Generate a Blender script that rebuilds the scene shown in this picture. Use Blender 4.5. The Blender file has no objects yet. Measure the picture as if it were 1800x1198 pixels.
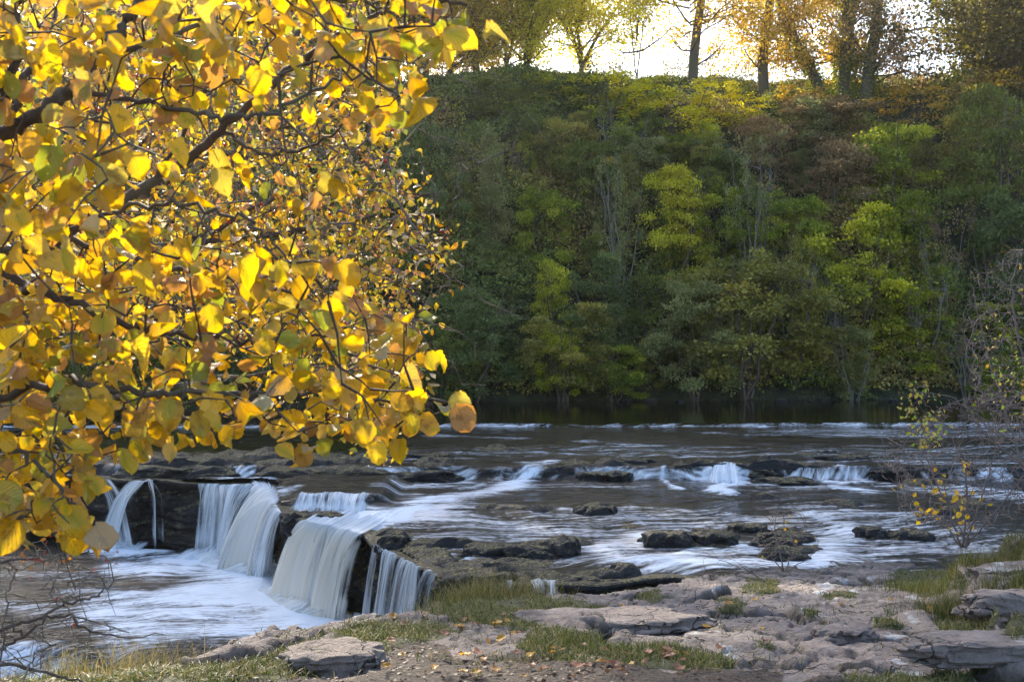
import bpy, math, random
import numpy as np
from mathutils import Vector
R = math.radians
C = bpy.context.scene.collection
scn = bpy.context.scene
# ------------------------------------------------------------------ camera, sky, sun, exposure
CAMZ = 3.1
FPX = 1750.0                                   # focal length in photograph pixels (1800 wide)
cam_d = bpy.data.cameras.new('camera'); cam = bpy.data.objects.new('camera', cam_d); C.objects.link(cam)
cam.location = (0, 0, CAMZ); cam.rotation_euler = (R(90), 0, 0)
cam_d.lens = 35.0; cam_d.sensor_width = 36.0; cam_d.clip_start = 0.05; cam_d.clip_end = 2000
cam_d.dof.use_dof = True; cam_d.dof.focus_distance = 17.0; cam_d.dof.aperture_fstop = 13.0
scn.camera = cam
SUN_EL, SUN_AZ = 34.0, -20.0                   # degrees; azimuth from +Y (view direction), negative = to the left
w = bpy.data.worlds.new("World"); scn.world = w; w.use_nodes = True
nt = w.node_tree; bg = nt.nodes['Background']
sky = nt.nodes.new('ShaderNodeTexSky'); sky.sky_type = 'NISHITA'; sky.sun_disc = False
sky.sun_elevation = R(SUN_EL); sky.sun_rotation = R(SUN_AZ); sky.dust_density = 2.2; sky.air_density = 1.0; sky.ozone_density = 1.8
nt.links.new(sky.outputs[0], bg.inputs['Color']); bg.inputs['Strength'].default_value = 0.13
sl = bpy.data.lights.new('sun', 'SUN'); sl.energy = 4.2; sl.angle = R(0.5); sl.color = (1.0, 0.90, 0.74)
sun = bpy.data.objects.new('sun', sl); C.objects.link(sun)
sd = Vector((math.sin(R(SUN_AZ))*math.cos(R(SUN_EL)), math.cos(R(SUN_AZ))*math.cos(R(SUN_EL)), math.sin(R(SUN_EL))))
sun.rotation_euler = sd.to_track_quat('Z', 'Y').to_euler()
scn.view_settings.view_transform = 'Standard'; scn.view_settings.look = 'None'
scn.view_settings.exposure = 1.75; scn.view_settings.gamma = 1.0
scn.cycles.max_bounces = 8; scn.cycles.transparent_max_bounces = 24
scn.cycles.transmission_bounces = 6; scn.cycles.diffuse_bounces = 3
# ------------------------------------------------------------------ helpers
def rng(s): return np.random.default_rng(s)
def _h(ix, iy, iz, seed):
    n = (ix.astype(np.int64)*374761393 + iy.astype(np.int64)*668265263 + iz.astype(np.int64)*2147483647 + seed*1274126177) & 0xffffffff
    n = ((n ^ (n >> 13))*1274126177) & 0xffffffff
    n = ((n ^ (n >> 15))*2246822519) & 0xffffffff
    return ((n ^ (n >> 16)) & 0xffffff)/float(0xffffff)
def vn(x, y, z=0.0, seed=0):
    x, y, z = np.broadcast_arrays(np.asarray(x, float), np.asarray(y, float), np.asarray(z, float))
    ix, iy, iz = np.floor(x), np.floor(y), np.floor(z)
    fx, fy, fz = x-ix, y-iy, z-iz
    fx = fx*fx*(3-2*fx); fy = fy*fy*(3-2*fy); fz = fz*fz*(3-2*fz)
    r = 0
    for a in (0, 1):
        for b in (0, 1):
            for c in (0, 1):
                wgt = (fx if a else 1-fx)*(fy if b else 1-fy)*(fz if c else 1-fz)
                r = r + wgt*_h(ix+a, iy+b, iz+c, seed)
    return r
def fbm(x, y, z=0.0, seed=0, o=4, g=0.5):
    s, a, t = 0, 1.0, 0
    for i in range(o):
        s = s + a*vn(np.asarray(x)*2**i, np.asarray(y)*2**i, np.asarray(z)*2**i, seed+i*17); t += a; a *= g
    return s/t
def voro(x, y, seed=0):
    ix, iy = np.floor(x), np.floor(y)
    f1 = np.full(np.shape(x), 9.0); f2 = np.full(np.shape(x), 9.0); idv = np.zeros(np.shape(x)); dx1 = np.zeros(np.shape(x)); dy1 = np.zeros(np.shape(x))
    for a in (-1, 0, 1):
        for b in (-1, 0, 1):
            cx = ix+a+_h(ix+a, iy+b, ix*0, seed); cy = iy+b+_h(ix+a, iy+b, ix*0+5, seed)
            d = np.hypot(x-cx, y-cy); cid = _h(ix+a, iy+b, ix*0+9, seed)
            m = d < f1
            f2 = np.where(m, f1, np.minimum(f2, d))
            idv = np.where(m, cid, idv); dx1 = np.where(m, x-cx, dx1); dy1 = np.where(m, y-cy, dy1)
            f1 = np.where(m, d, f1)
    return f1, f2, idv, dx1, dy1
def ss(a, b, x):
    t = np.clip((np.asarray(x, float)-a)/(b-a), 0, 1); return t*t*(3-2*t)
def P(px, py, d): return np.array([(px-900)/FPX*d, d, CAMZ-(py-599)/FPX*d])
def onz(px, py, z=0.0):                        # where the sight line through a photo pixel meets height z
    return P(px, py, (CAMZ-z)*FPX/(py-599.0))
def seg_dist(x, y, poly):
    """signed distance to an open polyline; positive on its left side; also the arc position"""
    best = np.full(np.shape(x), 1e9); sg = np.ones(np.shape(x)); arc = np.zeros(np.shape(x)); acc = 0
    for (x0, y0), (x1, y1) in zip(poly[:-1], poly[1:]):
        dx, dy = x1-x0, y1-y0; L = math.hypot(dx, dy)
        t = np.clip(((x-x0)*dx+(y-y0)*dy)/(L*L), 0, 1)
        d = np.hypot(x-x0-t*dx, y-y0-t*dy)
        m = d < best-1e-9
        cr = dx*(y-y0)-dy*(x-x0)
        best = np.where(m, d, best); sg = np.where(m, np.where(cr >= 0, 1, -1), sg); arc = np.where(m, acc+t*L, arc); acc += L
    return best*sg, arc
def catmull(pts, n):
    pts = [np.array(p, float) for p in pts]; q = [2*pts[0]-pts[1]]+pts+[2*pts[-1]-pts[-2]]; out = []
    for i in range(1, len(q)-2):
        for k in range(n):
            t = k/n; a, b, c, d = q[i-1:i+3]
            out.append(0.5*(2*b+(c-a)*t+(2*a-5*b+4*c-d)*t*t+(3*b-a-3*c+d)*t**3))
    out.append(pts[-1]); return np.array(out)
def mesh_obj(name, V, F, mat, parent=None, attrs=None, uv=None, smooth=True):
    """F: int array (n,3) / (n,4) or list of such arrays"""
    me = bpy.data.meshes.new(name); V = np.asarray(V, np.float32)
    Fs = [np.asarray(f, np.int32) for f in (F if isinstance(F, list) else [F]) if len(f)]
    loops = np.concatenate([f.ravel() for f in Fs]); tot = np.concatenate([np.full(len(f), f.shape[1], np.int32) for f in Fs])
    st = np.concatenate([[0], np.cumsum(tot)[:-1]]).astype(np.int32)
    me.vertices.add(len(V)); me.vertices.foreach_set('co', V.ravel())
    me.loops.add(len(loops)); me.loops.foreach_set('vertex_index', loops)
    me.polygons.add(len(tot)); me.polygons.foreach_set('loop_start', st); me.polygons.foreach_set('loop_total', tot)
    me.polygons.foreach_set('use_smooth', np.full(len(tot), smooth, bool))
    for k, a in (attrs or {}).items():
        a = np.asarray(a, np.float32)
        if a.ndim == 1: at = me.attributes.new(k, 'FLOAT', 'POINT'); at.data.foreach_set('value', a)
        elif a.shape[1] == 2: at = me.attributes.new(k, 'FLOAT2', 'POINT'); at.data.foreach_set('vector', a.ravel())
        else:
            at = me.attributes.new(k, 'FLOAT_COLOR', 'POINT'); b = np.ones((len(a), 4), np.float32); b[:, :3] = a[:, :3]
            at.data.foreach_set('color', b.ravel())
    me.update(calc_edges=True)
    if mat is not None: me.materials.append(mat)
    o = bpy.data.objects.new(name, me); C.objects.link(o)
    if parent is not None: o.parent = parent
    return o
def grid_faces(nr, nc, keep=None):
    i = np.arange(nr-1)[:, None]*nc+np.arange(nc-1)[None]
    F = np.stack([i, i+1, i+nc+1, i+nc], -1).reshape(-1, 4)
    return F if keep is None else F[keep.reshape(-1)]
def tag(o, label=None, cat=None, group=None, kind=None):
    if label: o['label'] = label
    if cat: o['category'] = cat
    if group: o['group'] = group
    if kind: o['kind'] = kind
    return o
def thing(name, loc, label, cat, group=None):
    o = bpy.data.objects.new(name, None); C.objects.link(o); o.location = loc; o.empty_display_size = 0.3
    return tag(o, label, cat, group)
def copy_tree(o, loc, rz=0, scale=(1, 1, 1), mats=None):
    c = o.copy(); C.objects.link(c); c.location = loc; c.rotation_euler = (0, 0, rz); c.scale = scale
    for ch in o.children:
        d = ch.copy(); C.objects.link(d); d.parent = c
        if mats and ch.name.split('.')[0] in mats:
            d.material_slots[0].link = 'OBJECT'; d.material_slots[0].material = mats[ch.name.split('.')[0]]
    return c
class Tubes:
    def __init__(s): s.V = []; s.F = []; s.n = 0
    def add(s, pts, rad, sides=6):
        pts = np.asarray(pts, float); n = len(pts); rad = np.broadcast_to(rad, (n,))
        T = np.gradient(pts, axis=0); T /= np.linalg.norm(T, axis=1, keepdims=True)+1e-9
        ref = np.array([0.31, 0.2, 0.93]) if abs(T[0, 2]) < 0.8 else np.array([0.9, 0.3, 0.1])
        A = np.cross(T, ref); A /= np.linalg.norm(A, axis=1, keepdims=True)+1e-9; B = np.cross(T, A)
        a = np.arange(sides)/sides*2*math.pi
        V = pts[:, None]+rad[:, None, None]*(np.cos(a)[None, :, None]*A[:, None]+np.sin(a)[None, :, None]*B[:, None])
        i = np.arange(n-1)[:, None]*sides+np.arange(sides)[None]; j = np.arange(n-1)[:, None]*sides+(np.arange(sides)[None]+1) % sides
        F = np.stack([i, j, j+sides, i+sides], -1).reshape(-1, 4)
        s.V.append(V.reshape(-1, 3)); s.F.append(F+s.n); s.n += n*sides
    def obj(s, name, mat, parent=None, off=(0, 0, 0)):
        return mesh_obj(name, np.concatenate(s.V)-np.array(off), np.concatenate(s.F), mat, parent)
def wob(p0, p1, n, amp, g, sag=0):
    t = np.linspace(0, 1, n)[:, None]; p = np.array(p0)*(1-t)+np.array(p1)*t
    L = np.linalg.norm(np.array(p1)-np.array(p0)); j = g.normal(0, 1, (n, 3))*amp*L; j[0] = 0; j[-1] = 0
    p = p+j; p[:, 2] += sag*L*np.sin(t[:, 0]*math.pi); return p
def leaf_tpl(nv, nu, wmax, tip, fold, curl, serr=0.0, seed=0):
    g = rng(seed); v = np.linspace(0, 1, nv); u = np.linspace(-1, 1, nu); V = []; UV = []
    for i, a in enumerate(v):
        wd = wmax*math.sin(math.pi*min(1, max(0, a))**tip)**0.52 if 0 < a < 1 else 0.012
        if serr and 0 < a < 1: wd *= 1+serr*(1 if i % 2 else -1)*0.5+g.normal(0, serr*0.5)
        for b in u:
            x = b*wd; y = a; x += .03*math.sin(6*a+seed); z = fold*abs(x)*1.0-curl*(a-0.3)**2+0.09*math.sin((5+seed % 3)*a+2.5*b+seed)*abs(b)+g.normal(0, .012)
            V.append((x, y, z)); UV.append((b*0.5+0.5, a))
    return np.array(V), grid_faces(nv, nu), np.array(UV)
def frames(D, N):
    D = D/np.linalg.norm(D, axis=1, keepdims=True); X = np.cross(D, N); X /= np.linalg.norm(X, axis=1, keepdims=True)+1e-9
    Z = np.cross(X, D); return np.stack([X, D, Z], -1)              # columns
def place_leaves(tpls, pos, D, N, size, col, g, which=None):
    M = frames(D, N); Vs, Fs, UVs, Cs = [], [], [], []; n0 = 0
    which = g.integers(0, len(tpls), len(pos)) if which is None else which
    for k, (TV, TF, TUV) in enumerate(tpls):
        m = np.where(which == k)[0]
        if not len(m): continue
        W = np.einsum('nij,vj->nvi', M[m], TV)*size[m][:, None, None]+pos[m][:, None]
        Vs.append(W.reshape(-1, 3)); nv = len(TV)
        Fs.append((TF[None]+(np.arange(len(m))*nv)[:, None, None]).reshape(-1, TF.shape[1])+n0); n0 += nv*len(m)
        UVs.append(np.tile(TUV, (len(m), 1))); Cs.append(np.repeat(col[m], nv, axis=0))
    return np.concatenate(Vs), np.concatenate(Fs), np.concatenate(UVs), np.concatenate(Cs)
QUAD = (np.array([(0, 0, 0), (.42, .45, .06), (0, 1, -.05), (-.42, .5, .06)]), np.array([[0, 1, 2, 3]]), np.array([(0.5, 0), (1, .5), (.5, 1), (0, .5)]))
# ------------------------------------------------------------------ materials
class N:
    def __init__(s, name):
        s.m = bpy.data.materials.new(name); s.m.use_nodes = True; s.t = s.m.node_tree; s.t.nodes.clear(); s.out = s.t.nodes.new('ShaderNodeOutputMaterial')
    def n(s, typ, ins=None, **kw):
        x = s.t.nodes.new(typ)
        for k, v in kw.items(): setattr(x, k, v)
        for k, v in (ins or {}).items():
            if hasattr(v, 'is_output') or isinstance(v, bpy.types.NodeSocket): s.t.links.new(v, x.inputs[k])
            elif v is not None: x.inputs[k].default_value = v
        return x
    def attr(s, name, out='Fac'): return s.n('ShaderNodeAttribute', attribute_name=name).outputs[out]
    def noise(s, vec, scale, detail=4, rough=0.55, dist=0.0, out='Fac'):
        return s.n('ShaderNodeTexNoise', {'Vector': vec, 'Scale': scale, 'Detail': detail, 'Roughness': rough, 'Distortion': dist}).outputs[out]
    def mapr(s, v, a, b, c=0.0, d=1.0): return s.n('ShaderNodeMapRange', {0: v, 1: a, 2: b, 3: c, 4: d}, interpolation_type='SMOOTHSTEP').outputs[0]
    def math(s, op, a, b=None, clamp=False): return s.n('ShaderNodeMath', {0: a, 1: b}, operation=op, use_clamp=clamp).outputs[0]
    def mix(s, f, a, b, mode='MIX'):
        x = s.t.nodes.new('ShaderNodeMix'); x.data_type = 'RGBA'; x.blend_type = mode
        for i, v in ((0, f), (6, a), (7, b)):
            if isinstance(v, bpy.types.NodeSocket): s.t.links.new(v, x.inputs[i])
            else: x.inputs[i].default_value = v if i == 0 else (tuple(v)+(1,) if len(v) == 3 else v)
        return x.outputs[2]
    def ramp(s, f, stops):
        x = s.n('ShaderNodeValToRGB', {0: f}); e = x.color_ramp.elements
        while len(e) < len(stops): e.new(0.5)
        for q, (p, c) in zip(e, stops): q.position = p; q.color = tuple(c)+(1,)
        return x.outputs[0]
    def scale(s, vec, sc): return s.n('ShaderNodeVectorMath', {0: vec, 1: sc}, operation='MULTIPLY').outputs[0]
    def bump(s, h, st, dist=0.02, nrm=None): return s.n('ShaderNodeBump', {'Height': h, 'Strength': st, 'Distance': dist, 'Normal': nrm}).outputs[0]
    def end(s, sh, disp=None):
        s.t.links.new(sh, s.out.inputs['Surface']); return s.m
def c3(*a): return tuple(a)+(1,)
def mat_leaf(name, trans=0.5, rough=0.42, veins=True, spec=0.5, tsat=1.15, tval=1.25):
    k = N(name); col = k.attr('col', 'Color'); geo = k.n('ShaderNodeNewGeometry')
    if veins:
        uv = k.attr('luv', 'Vector'); sep = k.n('ShaderNodeSeparateXYZ', {0: uv})
        u = k.math('ABSOLUTE', k.math('SUBTRACT', sep.outputs[0], 0.5)); v = sep.outputs[1]
        s_ = k.math('SINE', k.math('MULTIPLY', k.math('SUBTRACT', v, k.math('MULTIPLY', u, 0.9)), 52.0))
        vein = k.mapr(s_, 0.55, 1.0); mid = k.mapr(u, 0.03, 0.0); vv = k.math('MAXIMUM', vein, mid)
        nz = k.noise(k.n('ShaderNodeTexCoord').outputs['Object'], 34, 4)
        spot = k.mapr(nz, 0.56, 0.66); col = k.mix(k.math('MULTIPLY', spot, 0.55), col, (0.22, 0.10, 0.02))
        col = k.mix(k.math('MULTIPLY', vv, 0.25), col, (0.35, 0.27, 0.04))
        edge = k.mapr(k.math('ADD', u, k.math('MULTIPLY', nz, 0.12)), 0.50, 0.56); col = k.mix(k.math('MULTIPLY', edge, 0.5), col, (0.28, 0.12, 0.02))
        bmp = k.bump(k.math('MULTIPLY', vv, -1.0), 0.6, 0.004)
        back = k.mix(0.70, col, (0.52, 0.47, 0.34)); colf = k.mix(geo.outputs['Backfacing'], col, back)
    else: bmp = None; colf = col
    hs = k.n('ShaderNodeHueSaturation', {'Saturation': tsat, 'Value': tval, 'Color': col}).outputs[0]
    d = k.n('ShaderNodeBsdfPrincipled', {'Base Color': colf, 'Roughness': rough, 'Specular IOR Level': spec, 'Normal': bmp}).outputs[0]
    t = k.n('ShaderNodeBsdfTranslucent', {'Color': hs, 'Normal': bmp}).outputs[0]
    return k.end(k.n('ShaderNodeMixShader', {0: trans, 1: d, 2: t}).outputs[0])
M = {}
M['hazel_leaf'] = mat_leaf('hazel_leaf', 0.50, 0.38, tval=1.2)
M['small_leaf'] = mat_leaf('small_leaf', 0.45, 0.4, False)
M['grass'] = mat_leaf('grass_blade', 0.35, 0.5, False, 0.3)
def mat_crown(name, c1, c2, c3_, rough=0.6):
    k = N(name); r = k.n('ShaderNodeSeparateColor', {0: k.attr('col', 'Color')}).outputs[0]
    c1, c2, c3_ = [tuple(min(.8, v*f_) for v, f_ in zip(q, (2.1, 1.9, 1.45))) for q in (c1, c2, c3_)]
    col = k.ramp(r, [(0.0, c1), (0.5, c2), (1.0, c3_)])
    d = k.n('ShaderNodeBsdfPrincipled', {'Base Color': col, 'Roughness': rough, 'Specular IOR Level': 0.3}).outputs[0]
    hs = k.n('ShaderNodeHueSaturation', {'Saturation': 1.1, 'Value': 1.3, 'Color': col}).outputs[0]
    t = k.n('ShaderNodeBsdfTranslucent', {'Color': hs}).outputs[0]
    return k.end(k.n('ShaderNodeMixShader', {0: 0.42, 1: d, 2: t}).outputs[0])
CR = {
 'dark': mat_crown('foliage_dark_green', (.035, .05, .014), (.075, .10, .026), (.15, .18, .045)),
 'blue': mat_crown('foliage_blue_green', (.035, .055, .024), (.075, .105, .045), (.14, .18, .075)),
 'green': mat_crown('foliage_green', (.045, .07, .010), (.12, .16, .022), (.26, .28, .04)),
 'lime': mat_crown('foliage_lime', (.07, .095, .012), (.19, .21, .025), (.42, .38, .045)),
 'yellow': mat_crown('foliage_yellow', (.10, .11, .015), (.26, .24, .03), (.52, .42, .05)),
 'glow': mat_crown('foliage_sunlit_gold', (.20, .20, .02), (.42, .36, .04), (.62, .48, .06)),  # lighter gold: sunlight on the crest leaves put into the colour
 'grey': mat_crown('foliage_grey_green', (.06, .075, .035), (.13, .15, .07), (.22, .23, .12)),
 'olive': mat_crown('foliage_olive', (.055, .065, .02), (.13, .135, .04), (.26, .23, .065)),
 'copper': mat_crown('foliage_copper', (.07, .053, .032), (.15, .115, .075), (.25, .195, .13)),
 'gold': mat_crown('foliage_gold', (.12, .09, .02), (.32, .22, .05), (.56, .38, .08)),
 'deep': mat_crown('foliage_deep_olive', (.02, .022, .007), (.05, .052, .016), (.12, .11, .03)),
 'twig': mat_crown('foliage_brown_twiggy', (.06, .05, .035), (.13, .10, .07), (.22, .18, .12)),
}
def mat_bark(name, a, b, moss=None):
    k = N(name); tc = k.n('ShaderNodeTexCoord').outputs['Object']; n = k.noise(k.scale(tc, (1, 1, .25)), 22, 5)
    col = k.mix(n, a, b)
    if moss: col = k.mix(k.mapr(k.noise(tc, 3.0, 4), .45, .62), col, moss)
    return k.end(k.n('ShaderNodeBsdfPrincipled', {'Base Color': col, 'Roughness': .85, 'Normal': k.bump(n, .7, .02)}).outputs[0])
M['bark_hazel'] = mat_bark('hazel_bark', (.03, .018, .012), (.11, .07, .045), (.10, .085, .06))
M['bark_far'] = mat_bark('tree_bark', (.06, .045, .035), (.17, .13, .10), (.09, .10, .05))
M['bark_pale'] = mat_bark('pale_bark', (.13, .115, .09), (.30, .27, .22))
M['twig'] = mat_bark('twig_bark', (.10, .07, .06), (.24, .18, .15))
M['twig_lichen'] = mat_bark('lichen_twig', (.04, .025, .02), (.12, .09, .07), (.20, .19, .15))
k = N('red_berry'); M['berry'] = k.end(k.n('ShaderNodeBsdfPrincipled', {'Base Color': c3(.50, .03, .02), 'Roughness': .3}).outputs[0])
def mat_wetrock():
    k = N('wet_river_rock'); tc = k.n('ShaderNodeNewGeometry'); pos = tc.outputs['Position']; nz = k.n('ShaderNodeSeparateXYZ', {0: tc.outputs['True Normal']}).outputs[2]
    n1 = k.noise(k.scale(pos, (1, 1, 3.5)), 2.2, 6, .6); n2 = k.noise(pos, 10, 6, .65); n3 = k.noise(pos, 30, 3)
    col = k.mix(n1, (.006, .006, .007), (.020, .019, .018)); col = k.mix(k.mapr(n2, .52, .72), col, (.040, .036, .030))
    up = k.mapr(nz, .62, .95); litter = k.math('MULTIPLY', up, k.mapr(k.math('ADD', k.math('MULTIPLY', n3, .5), k.math('MULTIPLY', n2, .5)), .485, .54))
    lc = k.mix(k.mapr(n3, .45, .60), (.08, .075, .035), (.46, .36, .15)); col = k.mix(k.math('MULTIPLY', litter, .62), col, lc)
    h = k.math('ADD', n1, k.math('MULTIPLY', n2, .5)); h = k.math('ADD', h, k.math('MULTIPLY', n3, .12))
    rr = k.mapr(k.math('ADD', litter, n2), .4, 1.2, .42, .9)
    return k.end(k.n('ShaderNodeBsdfPrincipled', {'Base Color': col, 'Roughness': rr, 'Specular IOR Level': .3, 'Normal': k.bump(h, 1.0, .10)}).outputs[0])
M['wetrock'] = mat_wetrock()
def mat_ground():
    k = N('bank_ground'); geo = k.n('ShaderNodeNewGeometry'); pos = geo.outputs['Position']; nz = k.n('ShaderNodeSeparateXYZ', {0: geo.outputs['Normal']}).outputs[2]
    n0 = k.noise(pos, .9, 4); n1 = k.noise(pos, 4.5, 8, .62); n2 = k.noise(pos, 28, 8, .65); n3 = k.noise(pos, 90, 4, .7)
    rock = k.mix(k.mapr(n1, .3, .7), (.18, .145, .125), (.37, .305, .275)); rock = k.mix(k.mapr(n0, .45, .65), rock, (.31, .25, .215))
    rock = k.mix(k.mapr(n2, .57, .75), rock, (.38, .35, .32)); rock = k.mix(k.mapr(n2, .42, .28), rock, (.07, .055, .045))
    vor = k.n('ShaderNodeTexVoronoi', {'Vector': k.n('ShaderNodeVectorMath', {0: k.scale(pos, (1, 1.5, 1)), 1: k.scale(k.noise(pos, 3, 4, out='Color'), (.5, .5, .5))}, operation='ADD').outputs[0], 'Scale': 2.6}, feature='DISTANCE_TO_EDGE').outputs['Distance']; crk = k.math('MULTIPLY', k.mapr(vor, .022, .0), k.mapr(n0, .42, .52)); rock = k.mix(crk, rock, (.04, .03, .025))
    lich = k.math('MULTIPLY', k.mapr(k.noise(pos, 2.2, 6, .6), .60, .66), k.mapr(nz, .5, .9)); rock = k.mix(lich, rock, k.mix(n2, (.42, .42, .42), (.74, .73, .72)))
    crev = k.attr('crev'); rock = k.mix(crev, rock, (.035, .03, .022))
    moss = k.math('MULTIPLY', k.mapr(n1, .55, .7), k.mapr(n0, .4, .55)); rock = k.mix(k.math('MULTIPLY', moss, .5), rock, (.11, .11, .045))
    dirt = k.mix(k.mapr(n1, .35, .65), (.045, .032, .025), (.095, .07, .055)); dirt = k.mix(k.mapr(n3, .62, .7), dirt, (.17, .13, .10)); dirt = k.mix(k.mapr(n2, .45, .3), dirt, (.03, .022, .018))
    soil = k.mix(n2, (.04, .05, .018), (.10, .10, .035))
    zz_ = k.n('ShaderNodeSeparateXYZ', {0: pos}).outputs[2]; wet = k.mapr(k.math('ADD', zz_, k.math('MULTIPLY', n1, .25)), .38, .12); rock = k.mix(k.math('MULTIPLY', wet, .75), rock, (.045, .04, .036))
    d = k.mapr(k.math('ADD', k.attr('dirt'), k.math('MULTIPLY', n1, .4)), .6, .75); g = k.mapr(k.math('ADD', k.attr('grass'), k.math('MULTIPLY', n2, .5)), .62, .8)
    col = k.mix(d, rock, dirt); col = k.mix(g, col, soil)
    h = k.math('ADD', k.math('MULTIPLY', n1, 1.0), k.math('MULTIPLY', n2, .45)); h = k.math('ADD', h, k.math('MULTIPLY', n3, .2)); h = k.math('SUBTRACT', h, k.math('MULTIPLY', crk, .6))
    return k.end(k.n('ShaderNodeBsdfPrincipled', {'Base Color': col, 'Roughness': k.mapr(wet, 0, 1, .78, .35), 'Specular IOR Level': .4, 'Normal': k.bump(h, 1.0, .09)}).outputs[0])
M['ground'] = mat_ground()
def mat_hill():
    k = N('wooded_slope_soil'); pos = k.n('ShaderNodeNewGeometry').outputs['Position']; n = k.noise(pos, .8, 6); n2 = k.noise(pos, 5, 6)
    col = k.mix(k.mapr(n, .35, .65), (.02, .028, .012), (.05, .06, .02)); col = k.mix(k.mapr(n2, .55, .7), col, (.09, .065, .04))
    return k.end(k.n('ShaderNodeBsdfPrincipled', {'Base Color': col, 'Roughness': .95, 'Normal': k.bump(n2, 1, .3)}).outputs[0])
M['hill'] = mat_hill()
def mat_water(name, base=(.009, .0075, .004)):
    k = N(name); fl = k.attr('flow', 'Vector'); foam_sheen = k.attr('foam'); pos = k.n('ShaderNodeNewGeometry').outputs['Position']
    s1 = k.noise(k.scale(fl, (.55, 5.5, 1)), 1.0, 5, .6, .5); s2 = k.noise(k.scale(fl, (1.6, 15, 1)), 1.0, 4, .55, .3); s3 = k.noise(k.scale(fl, (2.6, 5, 1)), 2.4, 3, .5, .8)
    rp = k.noise(k.scale(pos, (2.2, 6.5, 1)), 1.0, 4, .55, .6)
    st = k.math('ADD', k.math('MULTIPLY', s1, .72), k.math('MULTIPLY', s2, .28))
    f = k.math('ADD', k.math('MULTIPLY', foam_sheen, .86), k.math('MULTIPLY', k.math('SUBTRACT', st, .5), 2.5)); f = k.math('ADD', f, k.math('MULTIPLY', k.math('SUBTRACT', s3, .5), 1.0))
    f = k.mapr(f, .18, 1.05); f = k.math('MULTIPLY', f, k.mapr(foam_sheen, .02, .30))
    fc = k.mix(k.attr('tan'), (.80, .85, .90), (.68, .60, .55))  # second tint paints the warm sky's pinkish reflection into the white water
    cal = k.attr('calm'); amp = k.mapr(cal, 0, 1, 1.0, .035)
    h = k.math('ADD', k.math('MULTIPLY', s1, .8), k.math('MULTIPLY', s2, .22)); h = k.math('ADD', h, k.math('MULTIPLY', rp, .8)); h = k.math('MULTIPLY', h, amp)
    bn = k.bump(h, .85, .11)
    wt = k.n('ShaderNodeBsdfPrincipled', {'Base Color': c3(*base), 'Roughness': k.mapr(cal, 0, 1, .11, .04), 'IOR': 1.333, 'Specular IOR Level': .5, 'Normal': bn}).outputs[0]
    fm = k.n('ShaderNodeBsdfPrincipled', {'Base Color': fc, 'Roughness': .55, 'Specular IOR Level': .35, 'Normal': k.bump(h, .35, .06)}).outputs[0]
    return k.end(k.n('ShaderNodeMixShader', {0: k.math('MULTIPLY', f, .95), 1: wt, 2: fm}).outputs[0])
M['water'] = mat_water('river_water')
def mat_fall():
    k = N('falling_water'); uv = k.attr('luv', 'Vector'); dens = k.attr('dens')
    s1 = k.noise(k.scale(uv, (7, .35, 1)), 1.0, 3, .6); s2 = k.noise(k.scale(uv, (26, .7, 1)), 1.0, 4, .6)
    st = k.math('ADD', k.math('MULTIPLY', s1, .6), k.math('MULTIPLY', s2, .4))
    a = k.mapr(k.math('ADD', dens, k.math('MULTIPLY', k.math('SUBTRACT', st, .5), 3.0)), .06, .92)
    col = k.mix(k.math('MULTIPLY', k.attr('tan'), k.mapr(s1, .25, .5)), k.mix(k.mapr(st, .35, .65), (.60, .70, .78), (.93, .95, .97)), k.mix(k.mapr(st, .35, .65), (.86, .75, .58), (.99, .94, .84)))
    h = k.bump(st, .35, .05)
    d = k.n('ShaderNodeBsdfPrincipled', {'Base Color': col, 'Roughness': .5, 'Specular IOR Level': .4, 'Normal': h}).outputs[0]
    t = k.n('ShaderNodeBsdfTranslucent', {'Color': col}).outputs[0]; dt = k.n('ShaderNodeMixShader', {0: .38, 1: d, 2: t}).outputs[0]
    return k.end(k.n('ShaderNodeMixShader', {0: k.math('MULTIPLY', a, .97), 1: k.n('ShaderNodeBsdfTransparent').outputs[0], 2: dt}).outputs[0])
M['fall'] = mat_fall()
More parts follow.
